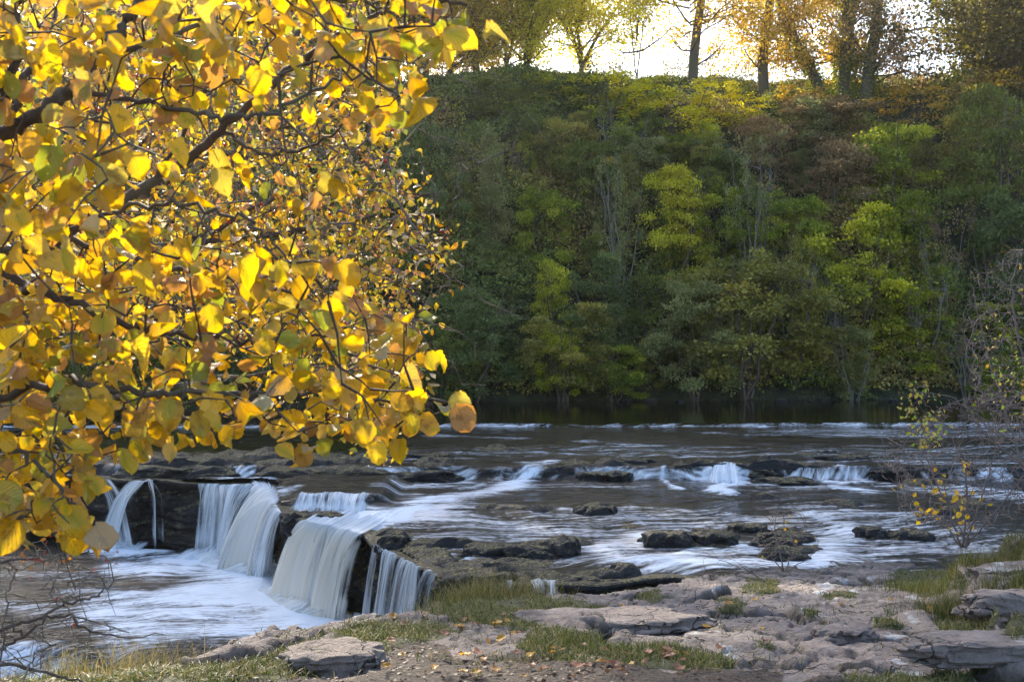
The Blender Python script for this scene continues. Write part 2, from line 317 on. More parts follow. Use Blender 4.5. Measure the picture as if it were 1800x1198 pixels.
# ------------------------------------------------------------------ near bank terrain
BRINK = [(-40, 1), (-12, 3.6), (-4, 4.6), (-2.04, 5.5), (-1.6, 7), (-1.19, 8), (-.9, 8.8), (-.55, 9.6), (0, 10), (.8, 10.2), (1.45, 11), (2.3, 12.2), (3.2, 13.3), (4.3, 13.8), (5.6, 14.3), (6.6, 15.2), (9, 16.5), (14, 20), (24, 26), (60, 44)]
def prof(y): return np.interp(y, [-40, 0, 3, 4.7, 6.5, 9, 11.8, 13.3, 16, 40], [2.2, 1.75, 1.62, 1.5, 1.24, .80, .27, .03, -.25, -.4])
def ell(px, py, L):
    m = 0
    for cx, cy, rx, ry, wt in L: m = np.maximum(m, wt*(1-np.clip(((px-cx)/rx)**2+((py-cy)/ry)**2, 0, 2)/2))
    return m
GRASS = [(870, 1075, 150, 34, 1), (700, 1112, 130, 22, 1), (560, 1145, 140, 22, 1), (400, 1175, 160, 26, 1), (250, 1195, 190, 38, 1), (60, 1200, 160, 40, 1),
 (1000, 1140, 80, 22, 1), (1100, 1152, 130, 24, 1), (1215, 1160, 80, 20, 1), (960, 1120, 50, 16, .9), (1000, 1066, 70, 12, .9), (1335, 1025, 34, 10, 1), (1150, 1046, 26, 8, .9),
 (1640, 1020, 80, 26, 1), (1760, 968, 150, 26, 1), (1700, 1110, 60, 60, 1), (1790, 1040, 70, 14, .9), (1640, 1060, 60, 14, .7), (1800, 1110, 40, 44, 1), (1600, 1190, 130, 18, 1), (1380, 1165, 50, 8, .7), (1450, 1110, 30, 10, .65),
 (1290, 1063, 34, 8, .75), (1480, 1046, 45, 10, .8), (1560, 1095, 50, 14, .85), (1120, 1080, 45, 9, .6), (1350, 1130, 50, 10, .6), (930, 1098, 45, 10, .9), (1430, 1075, 26, 8, .8)]
DIRT = [(900, 1200, 330, 50, 1), (720, 1150, 90, 26, .9), (1250, 1200, 160, 30, .9), (560, 1200, 170, 18, .8), (1450, 1195, 60, 14, .7)]
def ground_h(x, y):
    sd_, arc = seg_dist(x, y, BRINK); inl = -sd_                       # inland positive (right of the polyline)
    z = prof(y)+.05*(fbm(x*.5, y*.5, 0, 3)-.5)*2
    rl = x-(2.75+.42*(y-6)+.35*(fbm(x*.8, y*.8, 0, 8)-.5)*2)
    r1 = ss(0, .2, rl)*.28+ss(.5, .7, rl)*.28+ss(1.2, 2.5, rl)*.25+np.clip(rl-2, 0, 8)*.08
    z = z+r1*ss(11.6, 9.8, y)*ss(4.4, 5.6, y)+.5*ss(6, 12, x)*ss(20, 12, y)
    px = 900+FPX*x/np.maximum(y, .5); py = 599-(z-CAMZ)/np.maximum(y, .5)*FPX
    nx = fbm(x*2.2, y*2.2, 0, 31)-.5; ny = fbm(x*2.2, y*2.2, 0, 41)-.5
    gm = np.where(y > 2.5, ell(px+nx*70, py+ny*30, GRASS), .5); dm = np.where(y > 2.5, ell(px+nx*60, py+ny*20, DIRT), .8)
    grass = ss(.45, .8, gm+.25*(fbm(x*6, y*6, 0, 5)-.5)*2); dirt = ss(.45, .7, dm)
    rockm = (1-grass*.85)*(1-dirt*.9)*ss(2.8, 3.6, y)
    wx, wy = x+nx*.7, y+ny*.9
    f1, f2, cid, dx, dy = voro(wx*.95+3.1, wy*.75, 7)
    slab = (cid-.5)*.11+dx*(cid-.4)*.10+dy*((cid*7 % 1)-.5)*.12
    crack = ss(.10, 0.0, f2-f1)
    e1, e2, eid, ex, ey = voro(wx*3.1, wy*2.3, 19)
    slab = slab+(eid-.5)*.03+ex*((eid*5 % 1)-.5)*.05; crack2 = ss(.09, 0.0, e2-e1)*(eid > .35)
    t = (z+.16*fbm(x*.9, y*.9, 0, 77, 4))/.085; tf = np.floor(t); fr = t-tf
    terr = (tf+ss(.84, .98, fr))*.085-t*.085
    z = z+rockm*(slab+terr*.9-.07*crack-.025*crack2)+.065*(np.abs(fbm(x*5, y*7, 0, 12, 5)-.5)*-1.6+.2)*rockm
    z = z+.03*grass*(fbm(x*2.5, y*2.5, 0, 9)-.2)+.018*(fbm(x*14, y*14, 0, 99, 3)-.5)*dirt
    crev = rockm*np.maximum(np.maximum(crack, crack2*.6), ss(.70, .80, fr)*ss(.97, .86, fr)*.75)
    steep = np.interp(x, [-3, .6, 1.6, 2.6], [2.4, 2.0, .7, .22])
    out = np.clip(sd_, 0, 30)
    z = z-ss(.9, -.0, inl)*.10*(x < 2)-np.minimum(out*steep*(1+.5*(fbm(x*3, y*3, 0, 55)-.5)), 3.4)
    return z, grass*(inl > -.5), dirt, crev, px, py
def spaced(spec):
    a = []
    for x0, x1, st0, st1 in spec:
        x = x0
        while x < x1:
            a.append(x); x += st0+(st1-st0)*(x-x0)/(x1-x0)
    a.append(spec[-1][1]); return np.array(a)
gx = spaced([(-60, -4.2, 4, .1), (-4.2, 7, .028, .028), (7, 70, .1, 4)]); gy = spaced([(-60, 2.6, 4, .2), (2.6, 15.5, .022, .05), (15.5, 45, .2, 2)])
X, Y = np.meshgrid(gx, gy); Z, Gm, Dm, Cv, _, _ = ground_h(X, Y)
V = np.stack([X, Y, Z], -1).reshape(-1, 3)
keep = ~((Z[:-1, :-1] < -2.6) & (Z[1:, 1:] < -2.6))
o = mesh_obj('ground', V, grid_faces(len(gy), len(gx), keep), M['ground'], attrs={'grass': Gm.ravel(), 'dirt': Dm.ravel(), 'crev': Cv.ravel()}); tag(o, kind='structure')
# ------------------------------------------------------------------ far bank terrain
FARW = [(-120, 8), (-60, 18), (-30, 29), (-18, 35), (-10, 40), (-3.8, 44.2), (5.2, 45.6), (24, 46.6), (48, 44), (90, 36), (160, 20)]
def hill_h(x, y):
    s, _ = seg_dist(x, y, FARW)                                         # positive beyond the waterline
    hf = np.interp(x, [-120, -60, -18, -6, 0, 20, 40, 160], [.8, .8, .86, .97, 1.0, .985, 1.04, 1.1])
    s2 = s+2.0*(fbm(x*.12, y*.12, 0, 61)-.5)*2*ss(0, 6, s)
    z = np.interp(s2, [-6, 0, .5, 2.5, 4, 11, 16.5, 20, 23, 26, 60, 500], [-1.5, .33, .75, 1.6, 4.2, 12.2, 17.8, 19.9, 20.9, 21.2, 20.5, 14])*np.where(s2 > 3, hf, 1)
    return z+.5*(fbm(x*.5, y*.5, 0, 62)-.5)*ss(1, 5, s)+.15*(fbm(x*3, y*3, 0, 64)-.5)
hx = spaced([(-150, -32, 6, 1), (-32, 36, .45, .45), (36, 200, 1, 8)]); hy = spaced([(5, 30, 1.5, .5), (30, 78, .4, .45), (78, 600, 2, 60)])
X, Y = np.meshgrid(hx, hy); Z = hill_h(X, Y); S, _ = seg_dist(X, Y, FARW)
keep = ~((S[:-1, :-1] < -5) & (S[1:, 1:] < -5))
o = mesh_obj('hill', np.stack([X, Y, Z], -1).reshape(-1, 3), grid_faces(len(hy), len(hx), keep), M['hill']); tag(o, kind='structure')
def hill_hit(px, py):
    for d in np.arange(34, 90, .25):
        p = P(px, py, d)
        if seg_dist(np.array([p[0]]), np.array([p[1]]), FARW)[0][0] > 0 and hill_h(np.array([p[0]]), np.array([p[1]]))[0] >= p[2]: return p
    d = 69.0; p = P(px, py, d); p[2] = float(hill_h(np.array([p[0]]), np.array([p[1]]))[0]); return p
# ------------------------------------------------------------------ river
LIP_PX = [(150, 838), (200, 843), (240, 845), (265, 843), (340, 851), (470, 853), (478, 872), (492, 900), (545, 921), (600, 930), (635, 940), (655, 958), (700, 980), (765, 1010)]
LIP = [(-60, 34), (-25, 27), (-14, 24.2)]+[tuple(onz(a, b)[:2]) for a, b in LIP_PX]+[(-.62, 12.75), (.0, 12.62), (.55, 12.7), (1.1, 12.55), (1.6, 12.8), (2.1, 13.0), (2.5, 12.6), (3.0, 11.5)]
LIPC = catmull(LIP, 6); LIPL = [tuple(p) for p in LIPC]
def yl(x): return np.interp(x, [-14, -9, -4.5, -3, 0, 3, 6, 10, 20], [24.0, 22.9, 22.3, 22.1, 22.3, 22.3, 22.2, 22.0, 23])+.35*(fbm(x*.9, x*0, 0, 71)-.5)
def yw(x): return 32.8+.35*(fbm(x*.5, x*0, 0, 72)-.5)*2+.03*x
def river_h(x, y):
    z = .28*ss(-.12, .16, y-yl(x))+.09*ss(-.08, .08, y-yw(x))
    z = z+.20*ss(18.75, 19.0, y+.4*(fbm(x*1.5, x*0, 0, 73)-.5))*ss(-2.2, -2.6, x)*ss(22.3, 21.6, y)
    return z
# strokes of white water and painted sky reflections, photo pixels on the water level: (x0,y0,x1,y1,width m,intensity,tan)
FO = [(720, 900, 1000, 935, 1.4, .48, .4), (1000, 960, 1500, 985, 1.3, .52, .4), (1100, 915, 1500, 925, 1.3, .45, .4), (1450, 900, 1750, 960, 1.5, .50, .5), (700, 800, 1100, 790, 1.6, .26, .1), (1100, 790, 1800, 800, 2.0, .30, .1), (1400, 758, 1850, 765, 1.6, .42, 0), (1200, 850, 1700, 862, 1.0, .30, .4), (850, 850, 1100, 856, .8, .28, .5), (900, 905, 1150, 912, 1.0, .30, .4), (750, 950, 900, 960, 1.0, .42, .1),
 (955, 812, 900, 832, .35, .9, .1), (905, 828, 800, 856, .4, .9, .5), (820, 848, 700, 858, .35, .85, .1), (860, 840, 740, 880, .45, .8, .8), (800, 872, 690, 905, .5, .9, .4), (760, 880, 640, 925, .55, 1, .2),
 (690, 905, 600, 930, .5, 1.1, .2), (520, 868, 480, 874, .3, .9, 0), (520, 893, 660, 893, .28, .9, 0), (560, 905, 640, 903, .3, .9, 0), (650, 870, 740, 872, .25, .6, 0),
 (1140, 940, 1060, 955, .5, .75, .9), (1060, 930, 990, 940, .4, .55, .9), (1000, 930, 900, 925, .4, .45, .5), (1060, 960, 1100, 985, .5, .8, .5), (1080, 985, 1300, 988, .45, .85, .1), (1200, 975, 1290, 965, .25, .8, 0), (1290, 990, 1450, 992, .35, .8, .1),
 (1120, 940, 1145, 955, .2, 1, 0), (1420, 900, 1490, 930, .4, .7, .2), (1490, 925, 1440, 985, .5, .75, .2), (1440, 960, 1620, 965, .4, .55, .5), (1480, 905, 1620, 900, .35, .55, .3), (1500, 985, 1600, 985, .3, .5, .6),
 (830, 888, 960, 902, .22, .5, 0), (1100, 893, 1280, 903, .25, .45, .1), (1000, 895, 1020, 900, .15, .8, 0), (700, 955, 850, 968, .5, .5, .1), (760, 985, 860, 975, .4, .55, 0), (850, 940, 960, 950, .35, .4, .2), (770, 930, 900, 935, .4, .38, .3),
 (1180, 822, 1190, 836, .12, 1, 0), (1262, 820, 1262, 840, .22, 1.1, 0), (1280, 822, 1285, 842, .25, 1.1, 0), (1230, 845, 1340, 850, .25, .7, .2), (1440, 848, 1600, 852, .2, .8, 0), (1450, 812, 1530, 828, .35, .7, .1), (1480, 835, 1540, 842, .3, .9, 0),
 (1450, 808, 1800, 815, .4, .4, 0), (1650, 830, 1800, 845, .5, .5, 0), (1600, 860, 1800, 880, .5, .5, .2), (1650, 790, 1800, 780, .5, .4, 0), (1500, 765, 1800, 768, .5, .5, 0),  # last stroke paints the bluish sky reflection below the far bank
 (760, 765, 900, 770, .4, .38, 0), (850, 790, 1010, 798, .3, .45, 0), (1000, 775, 1150, 782, .3, .4, 0), (1100, 800, 1300, 803, .3, .35, 0), (700, 800, 820, 806, .3, .4, 0), (1250, 760, 1450, 768, .4, .4, 0),
 (140, 824, 185, 834, .25, 1, 0), (195, 830, 225, 836, .2, .8, 0), (400, 822, 470, 842, .3, .7, 0), (785, 835, 850, 830, .2, .8, 0), (440, 845, 480, 850, .25, .8, 0), (340, 848, 470, 849, .12, .6, 0), (165, 838, 265, 840, .15, .6, 0)]
PFO = [(350, 985, 520, 1010, .9, 1.1, 0), (440, 1005, 560, 1085, 1.0, 1.25, 0), (300, 990, 420, 1000, .6, 1.0, 0), (210, 1000, 330, 1003, .5, .85, 0), (180, 970, 262, 974, .4, 1.1, 0), (180, 985, 260, 980, .3, .6, 0), (380, 1040, 560, 1060, 1.0, 1.05, 0), (230, 1050, 420, 1058, .7, .9, 0),
 (190, 1080, 420, 1090, .7, .88, 0), (230, 1112, 560, 1108, .55, .85, 0), (560, 1095, 620, 1100, .6, 1.1, 0), (150, 1040, 260, 1060, .4, .5, .2), (590, 1100, 700, 1120, .8, 1, 0), (120, 1095, 220, 1100, .4, .4, .4), (0, 1060, 150, 1085, .4, .35, .3), (30, 1140, 100, 1146, .3, .9, 0), (0, 1185, 60, 1160, .35, .9, .2), (0, 1010, 120, 1015, .4, .35, .3)]
def paint(x, y, L, z0):
    x = x+.45*(fbm(x*1.1, y*1.1, 0, 801, 3)-.5)*2; y = y+.40*(fbm(x*.9, y*1.3, 0, 802, 3)-.5)*2
    md = .62+.75*fbm(x*.9, y*1.6, 0, 803, 3)
    f = np.zeros(x.shape); tn = np.zeros(x.shape)
    for x0, y0, x1, y1, wd, it, tt in L:
        zz = z0
        a, b = onz(x0, y0, zz), onz(x1, y1, zz)
        if z0 == 0 and min(y0, y1) < 843:
            a, b = onz(x0, y0, .28), onz(x1, y1, .28)
        d, _ = seg_dist(x, y, [(a[0], a[1]), (b[0], b[1])]); gq = it*md*np.exp(-(d/wd)**2)
        m = gq > f; tn = np.where(m, tt*.7, tn); f = np.maximum(f, gq)+.12*np.minimum(f, gq)
    return f, tn
def flowc(x, y, ang, seed):
    wx = (fbm(x*.35, y*.35, 0, seed, 3)-.5)*2; wy = (fbm(x*.35, y*.35, 0, seed+5, 3)-.5)*2
    c, s = math.cos(ang), math.sin(ang); xx, yy = x+wx*.9, y+wy*.9
    return np.stack([(xx*c+yy*s), (-xx*s+yy*c), ], -1)
rx = spaced([(-60, -13, 4, .2), (-13, 13, .06, .06), (13, 110, .2, 6)]); ry = spaced([(9, 12, .25, .1), (12, 17, .035, .045), (17, 26, .05, .07), (26, 52, .1, .35)])
X, Y = np.meshgrid(rx, ry); sdl, arc = seg_dist(X, Y, LIPL); Z = river_h(X, Y); foam_sheen, tan = paint(X, Y, FO, 0)
edge = yl(X); foam_sheen = np.maximum(foam_sheen, .75*np.exp(-((Y-edge+.02)/.16)**2)*ss(.35, .6, fbm(X*1.6, X*0, 0, 5))*ss(-12, -9, X))
foam_sheen = np.maximum(foam_sheen, (.5+.4*fbm(X*2, X*0, 0, 16))*np.exp(-((Y-yw(X)+.1)/.24)**2)*ss(.0, .45, fbm(X*.4, X*0, 0, 15)))
near = ss(34, 31, Y)
foam_sheen = foam_sheen+near*.05*ss(.4, .65, fbm(X*.5, Y*.25, 0, 18))
fw = flowc(X, Y, R(9), 81); q = fbm(fw[..., 0]*.8, fw[..., 1]*3.2, 0, 91, 4)-.5
Z = Z+near*(.075*q*(1-ss(32, 26, Y)*0)+.05*(fbm(X*1.2, Y*1.2, 0, 92, 3)-.5))
Z = Z-.10*ss(.9, 0, sdl)+.04*np.clip(foam_sheen, 0, 1)
calm = ss(31.8, 33.2, Y)
# still upper-left reach behind the ledge
calm = np.maximum(calm, .8*ss(24.6, 26, Y)*ss(-1, -5, X))
keep = (sdl[:-1, :-1] > .06) & (sdl[1:, 1:] > .06) & (sdl[1:, :-1] > .06) & (sdl[:-1, 1:] > .06)
Ffw = np.stack([fw[..., 0], fw[..., 1], fw[..., 0]*0], -1)
o = mesh_obj('river_water', np.stack([X, Y, Z], -1).reshape(-1, 3), grid_faces(len(ry), len(rx), keep), M['water'],
    attrs={'foam': foam_sheen.ravel(), 'tan': tan.ravel(), 'calm': calm.ravel(), 'flow': Ffw.reshape(-1, 3)}); tag(o, kind='structure')
# plunge pool, with the small channel that runs down to it in front of the near ledge
qx = spaced([(-60, -12, 4, .15), (-12, 4, .05, .05)]); qy = spaced([(-30, 9, 4, .2), (9, 24.5, .05, .07), (24.5, 34, .2, 1)])
X, Y = np.meshgrid(qx, qy); sdl, arc = seg_dist(X, Y, LIPL); foam_sheen, tan = paint(X, Y, PFO, -1.5)
fw = flowc(X, Y, R(12), 181)
chan = ss(-1.2, .3, X)*ss(14.0, 13.2, Y)
Z = -1.5+1.22*chan+.05*(fbm(fw[..., 0]*1.0, fw[..., 1]*2.6, 0, 95, 4)-.5)+.10*np.clip(foam_sheen, 0, 1.2)*(.6+.8*(fbm(X*1.5, Y*1.5, 0, 96)-.5))
Z = Z-.35*ss(-5.6, -6.3, X-.15*(Y-14))*ss(15.2, 14.6, Y)
foam_sheen = np.maximum(foam_sheen, .8*ss(.5, .9, chan)*.6)+.08
keep = sdl[:-1, :-1] < .35
Ffw = np.stack([fw[..., 0], fw[..., 1], fw[..., 0]*0], -1)
o = mesh_obj('plunge_pool_water', np.stack([X, Y, Z], -1).reshape(-1, 3), grid_faces(len(qy), len(qx), keep), M['water'],
    attrs={'foam': foam_sheen.ravel(), 'tan': tan.ravel(), 'calm': foam_sheen.ravel()*0, 'flow': Ffw.reshape(-1, 3)}); tag(o, kind='structure')
# river bed that breaks the surface as thin shelves
BED = [(760, 975, 120, 30, 1), (900, 985, 110, 18, 1), (690, 945, 60, 14, .95), (840, 1005, 90, 16, 1), (1060, 1005, 90, 10, .9), (330, 815, 160, 12, .9), (560, 812, 140, 10, .9), (900, 895, 80, 8, .85), (1400, 965, 90, 20, .85), (1390, 940, 80, 10, .8), (760, 815, 90, 8, .8), (1250, 960, 140, 12, .8), (1120, 925, 60, 8, .75), (1500, 890, 100, 6, .75), (880, 790, 120, 5, .75), (1150, 800, 120, 5, .75), (1450, 800, 140, 6, .8), (1350, 870, 80, 4, .7), (980, 955, 90, 12, .85), (1300, 822, 260, 8, .85), (1080, 838, 130, 8, .85), (1650, 900, 90, 8, .8), (430, 800, 300, 7, .85), (1050, 815, 100, 8, .85), (1380, 815, 110, 8, .85), (620, 870, 60, 8, .6), (1640, 850, 90, 14, .8), (1700, 880, 90, 14, .7), (1180, 905, 80, 6, .7), (1580, 945, 90, 10, .7)]
bx_ = spaced([(-13, 13, .07, .07)]); by_ = spaced([(12.4, 18, .04, .05), (18, 30, .06, .15)])
X, Y = np.meshgrid(bx_, by_); sdl, arc = seg_dist(X, Y, LIPL); zr = river_h(X, Y)
px = 900+FPX*X/Y; py = 599+(CAMZ-zr)/Y*FPX
m = ell(px+(fbm(X*1.5, Y*1.5, 0, 33)-.5)*70, py+(fbm(X*1.5, Y*1.5, 0, 34)-.5)*16, BED)
f1, f2, cid, dx, dy = voro(X*1.5+(fbm(X*2, Y*2, 0, 35)-.5)*.8, Y*1.7, 44)
Z = zr-.22+.30*ss(.35, .85, m)+(cid-.5)*.16*m+.15*(fbm(X*2.6, Y*3.6, 0, 36, 5)-.5)-.05*ss(.08, 0, f2-f1)-.1*ss(.5, 0, sdl)
keep = (sdl[:-1, :-1] > .1) & (sdl[1:, 1:] > .1)
o = mesh_obj('riverbed', np.stack([X, Y, Z], -1).reshape(-1, 3), grid_faces(len(by_), len(bx_), keep), M['wetrock']); tag(o, kind='structure')
# cliff under the lip
lip = catmull(LIP, 40); L = lip; T = np.gradient(L, axis=0); T /= np.linalg.norm(T, axis=1, keepdims=True); NO = np.stack([T[:, 1], -T[:, 0]], -1)
s_ = np.concatenate([[0], np.cumsum(np.linalg.norm(np.diff(L, axis=0), axis=1))])
rows = [(-.55, -.06), (-.3, .0), (-.12, .02), (-.03, .005)]+[(0, zz) for zz in np.linspace(-.04, -1.9, 46)]
Sg = s_[:, None]; V = []
for off, zz in rows:
    st = fbm(s_*.5, s_*0+zz*5.5, 0, 51, 3)-.5; fn = fbm(s_*3, s_*0+zz*9, 0, 52, 4)-.5; blk = voro(s_*1.1, s_*0+zz*3.0, 53)[2]-.5
    outw = off+.03+(st*.34+fn*.20+blk*.20-.26)*ss(.02, -.25, zz)
    V.append(np.stack([L[:, 0]+NO[:, 0]*outw, L[:, 1]+NO[:, 1]*outw, zz+.06*(fbm(s_*2.2, s_*0+off*4, 0, 54)-.5)*(zz > -.03)+0*s_], -1))
o = mesh_obj('fall_cliff', np.array(V).reshape(-1, 3), grid_faces(len(rows), len(L)), M['wetrock'], smooth=True); tag(o, kind='structure')
o.name = 'cliff'
# ------------------------------------------------------------------ waterfalls
def make_fall(lipx, landx, label, dens=.6, tan=0, n=60, m=34, seed=0, lead=.55, z0=.03, zb=-1.52, name='waterfall', up=None):
    root = thing(name, (0, 0, 0), label, 'waterfall', 'white falls pouring over the river lip')
    A = np.array([onz(a, b, z0) for a, b in lipx]); B = np.array([onz(a, b, zb) for a, b in landx])
    A = catmull(A, 16); B = catmull(B, 16); k_ = np.linspace(0, 1, n)
    f = lambda Q: np.stack([np.interp(k_, np.linspace(0, 1, len(Q)), Q[:, i]) for i in range(3)], -1)
    U = f(catmull(np.array([onz(a, b, z0) for a, b in up]), 16)) if up else None
    A, B = f(A), f(B); base = A.mean(0); base[2] = zb; root.location = base
    D = (B-A); D[:, 2] = 0; Dn = D/np.linalg.norm(D, axis=1, keepdims=True)
    wid = np.linalg.norm(A[-1]-A[0])*.5+np.linalg.norm(B[-1]-B[0])*.5
    for layer in range(2):
        V = []; UV = []; DS = []; g = seed*3+layer
        ridge = (fbm(k_*wid*6, k_*0+layer*3, 0, 300+g, 3)-.5)
        for j in range(m):
            t = j/(m-1); q = (t-.18)/.82
            if q < 0:
                p = A+Dn*(q*.18/.18*lead*(.6+.5*fbm(k_*5, k_*0, 0, g))[:, None]) 
                if up: e = min(1, -q*4.6); p = A*(1-e)+U*e
                p[:, 2] = z0+.02+.02*ridge
            else:
                h = q**.85; fall = h**1.9
                p = A*(1-h)+B*h; p[:, 2] = z0+.02+(zb-z0)*fall
            bul = (ridge*(.12 if tan > .5 else .2)+(.95 if tan > .5 else .6)*(fbm(k_*wid*1.6, k_*0, 0, 340+seed)-.5))*ss(-.05, .5, q)*(1+q)-layer*.07*ss(-.1, .3, q)
            p = p+Dn*bul[:, None]; p[:, 2] += ridge*.05
            V.append(p); UV.append(np.stack([k_*wid+layer*7.3+seed*3.1, np.full(n, t*1.7)], -1))
            ed = np.minimum(ss(0, .13, k_+.10*(fbm(q*3+k_*0, k_*0, 0, g)-.35)), ss(1, .85, k_+.10*(fbm(q*3+k_*0, k_*0, 0, g+50)-.65)))
            tail = .5*ss(.86, 1.0, t+.12*(fbm(k_*wid*3, k_*0, 0, 370+seed)-.5))*(t > .7)
            DS.append((dens-tail+.42*(fbm(k_*wid*2.2+q*.15, k_*0, 0, 380+seed)-.5)-.10*ss(.15, .5, q)*ss(.9, .6, q)+.25*ss(.6, 1, q)-(.15 if layer else 0))*ed*ss(-.22, -.02, q)-.5*(1-ed))
        o = mesh_obj('water_sheet', np.array(V).reshape(-1, 3)-base, grid_faces(m, n), M['fall'], root,
            attrs={'luv': np.concatenate([np.array(UV).reshape(-1, 2), np.zeros((n*m, 1))], 1), 'dens': np.array(DS).ravel(), 'tan': np.repeat(tan*ss(.1, .5, np.arange(m)/(m-1)), n)})
    if zb < -1:
        V = []; DS = []; UV = []; ms = 9
        for j in range(ms):
            t = j/(ms-1); nz_ = fbm(k_*wid*2.5, k_*0+t*2, 0, 390+seed)
            p = B-Dn*.10+Dn*(t*.75*(.6+.8*nz_))[:, None]; p[:, 2] = zb+.02+(.12+.40*nz_)*(1-t)**1.6
            V.append(p); UV.append(np.stack([k_*wid*.6, np.full(n, t)], -1)); DS.append((.55+.25*nz_)*ss(0, .35, t)*ss(0, .1, k_)*ss(1, .9, k_)+.2*t-.3*(1-ss(0, .1, k_)*ss(1, .9, k_)))
        mesh_obj('spray', np.array(V).reshape(-1, 3)-base, grid_faces(ms, n), M['fall'], root, attrs={'luv': np.concatenate([np.array(UV).reshape(-1, 2), np.zeros((n*ms, 1))], 1), 'dens': np.array(DS).ravel(), 'tan': np.full(n*ms, tan*.5)})
    return root
make_fall([(162, 838), (178, 842), (196, 843)], [(188, 966), (205, 968), (222, 968)], 'thin slanting stream of water at the far left edge of the falls', .48, .2, 30, seed=1)
make_fall([(234, 846), (250, 846), (264, 843)], [(176, 967), (205, 970), (236, 970)], 'fan-shaped white fall widening to the left down the dark far cliff', .72, .2, 50, seed=2)
make_fall([(258, 845), (264, 845), (270, 844)], [(252, 970), (258, 970), (264, 970)], 'single thin thread of water on the dark far cliff', .45, .2, 14, seed=3)
make_fall([(340, 851), (385, 852), (430, 853), (468, 853)], [(332, 980), (358, 984), (385, 988), (420, 990)], 'straight curtain of thin water threads below the long ledge', .60, .2, 110, seed=4)
make_fall([(440, 853), (474, 860), (480, 876), (486, 890)], [(372, 985), (395, 996), (420, 1010), (448, 1022)], 'creamy fall bulging to the left beside the straight curtain', .92, .7, 70, seed=5, up=[(430, 842), (465, 843), (500, 858), (520, 872)])
make_fall([(484, 888), (494, 903), (503, 908)], [(432, 1015), (458, 1022), (480, 1016)], 'pale fall just left of the dark rock between the cascades', .70, .2, 40, seed=6)
make_fall([(532, 915), (560, 922), (600, 929), (645, 942)], [(462, 1045), (505, 1068), (548, 1088), (604, 1100)], 'broadest creamy cascade pouring over the middle of the lip', 1.02, 1, 130, m=44, seed=7, up=[(560, 897), (620, 885), (690, 880), (735, 892)])
make_fall([(660, 958), (668, 964), (676, 969)], [(630, 1105), (640, 1112), (648, 1118)], 'narrow veil on the right of the dark cleft', .5, .2, 20, seed=8)
make_fall([(676, 967), (690, 974), (702, 981)], [(636, 1120), (655, 1130), (668, 1136)], 'white veil, second of the near right falls', .72, .2, 32, seed=9)
make_fall([(704, 981), (722, 990), (744, 1000)], [(662, 1140), (688, 1152), (704, 1160)], 'wide striped veil nearest to the grassy bank', .68, .2, 44, seed=10)
make_fall([(750, 1002), (760, 1008), (772, 1014)], [(716, 1165), (724, 1175), (740, 1185)], 'short last veil at the right end of the tall lip', .55, .2, 20, seed=11)
make_fall([(930, 1021), (955, 1020), (985, 1020)], [(934, 1064), (958, 1066), (988, 1064)], 'small low cascade over the near black ledge', .62, 0, 40, seed=12, z0=.10, zb=-.25, lead=.3)
make_fall([(888, 1022), (895, 1022), (902, 1022)], [(889, 1064), (896, 1064), (903, 1064)], 'tiny trickle left of the small low cascade', .5, 0, 12, seed=13, z0=.10, zb=-.25, lead=.2)
make_fall([(515, 868), (560, 868), (610, 868), (660, 870)], [(505, 899), (555, 900), (605, 899), (655, 899)], 'row of short white spills above the broadest cascade', .6, 0, 90, seed=14, z0=.26, zb=0.0, lead=.25)
make_fall([(1255, 815), (1272, 814), (1296, 815)], [(1240, 848), (1270, 850), (1300, 848)], 'small bright spill between two black rocks of the upper ledge', .8, 0, 30, seed=15, z0=.33, zb=0.0, lead=.3)
# ------------------------------------------------------------------ rocks in the river
def rock_mesh(w_, d_, h_, seed, nt=56, nl=22, flat=.32, strata=.10):
    th = np.arange(nt)/nt*2*math.pi; ph = np.linspace(-math.pi/2, math.pi/2, nl)
    TH, PH = np.meshgrid(th, ph); ce = np.sign(np.cos(TH))*np.abs(np.cos(TH))**.75; se = np.sign(np.sin(TH))*np.abs(np.sin(TH))**.75
    rr = np.abs(np.cos(PH))**flat; x = ce*rr; y = se*rr; z = np.sign(np.sin(PH))*np.abs(np.sin(PH))**.8
    n1 = fbm(x*1.6+seed, y*1.6, z*.8, seed, 3)-.5; blk = voro(TH*2.2+seed, z*1.4+seed, seed)[2]-.5
    st = fbm(TH*.8, z*3.5+seed, 0, seed+3, 3)-.5; fn = fbm(x*6+seed, y*6, z*5, seed+9, 3)-.5
    k_ = 1+n1*.8+st*strata*2.2+blk*(.30 if flat > .3 else .16)+fn*.16
    V = np.stack([x*k_*w_/2, y*k_*d_/2, z*h_/2*(1+.5*n1)+h_*.28*(fbm(x*2.3+seed, y*2.3, 0, seed+4, 4)-.5)*(z > 0)], -1).reshape(-1, 3)
    i = np.arange(nl-1)[:, None]*nt+np.arange(nt)[None]; j = np.arange(nl-1)[:, None]*nt+(np.arange(nt)[None]+1) % nt
    return V, np.stack([i, j, j+nt, i+nt], -1).reshape(-1, 4)
def river_rock(x0, x1, yt, yb, dep, label, seed, zb=0.0, group=None, name='river_rock'):
    a = onz((x0+x1)/2, yb, zb); d = a[1]; wd = (x1-x0)/FPX*d*1.04; top = CAMZ-(yt-599)/FPX*(d+dep*.5); h = max(.08, (top-zb)*.9)
    V, F = rock_mesh(wd*1.08, dep, (h+.25)*1.0, seed)
    o = mesh_obj(name, V, F, M['wetrock']); o.location = (a[0], d+dep*.5, zb+(h-.25)/2)
    return tag(o, label, 'rock', group or 'black rocks standing in the river')
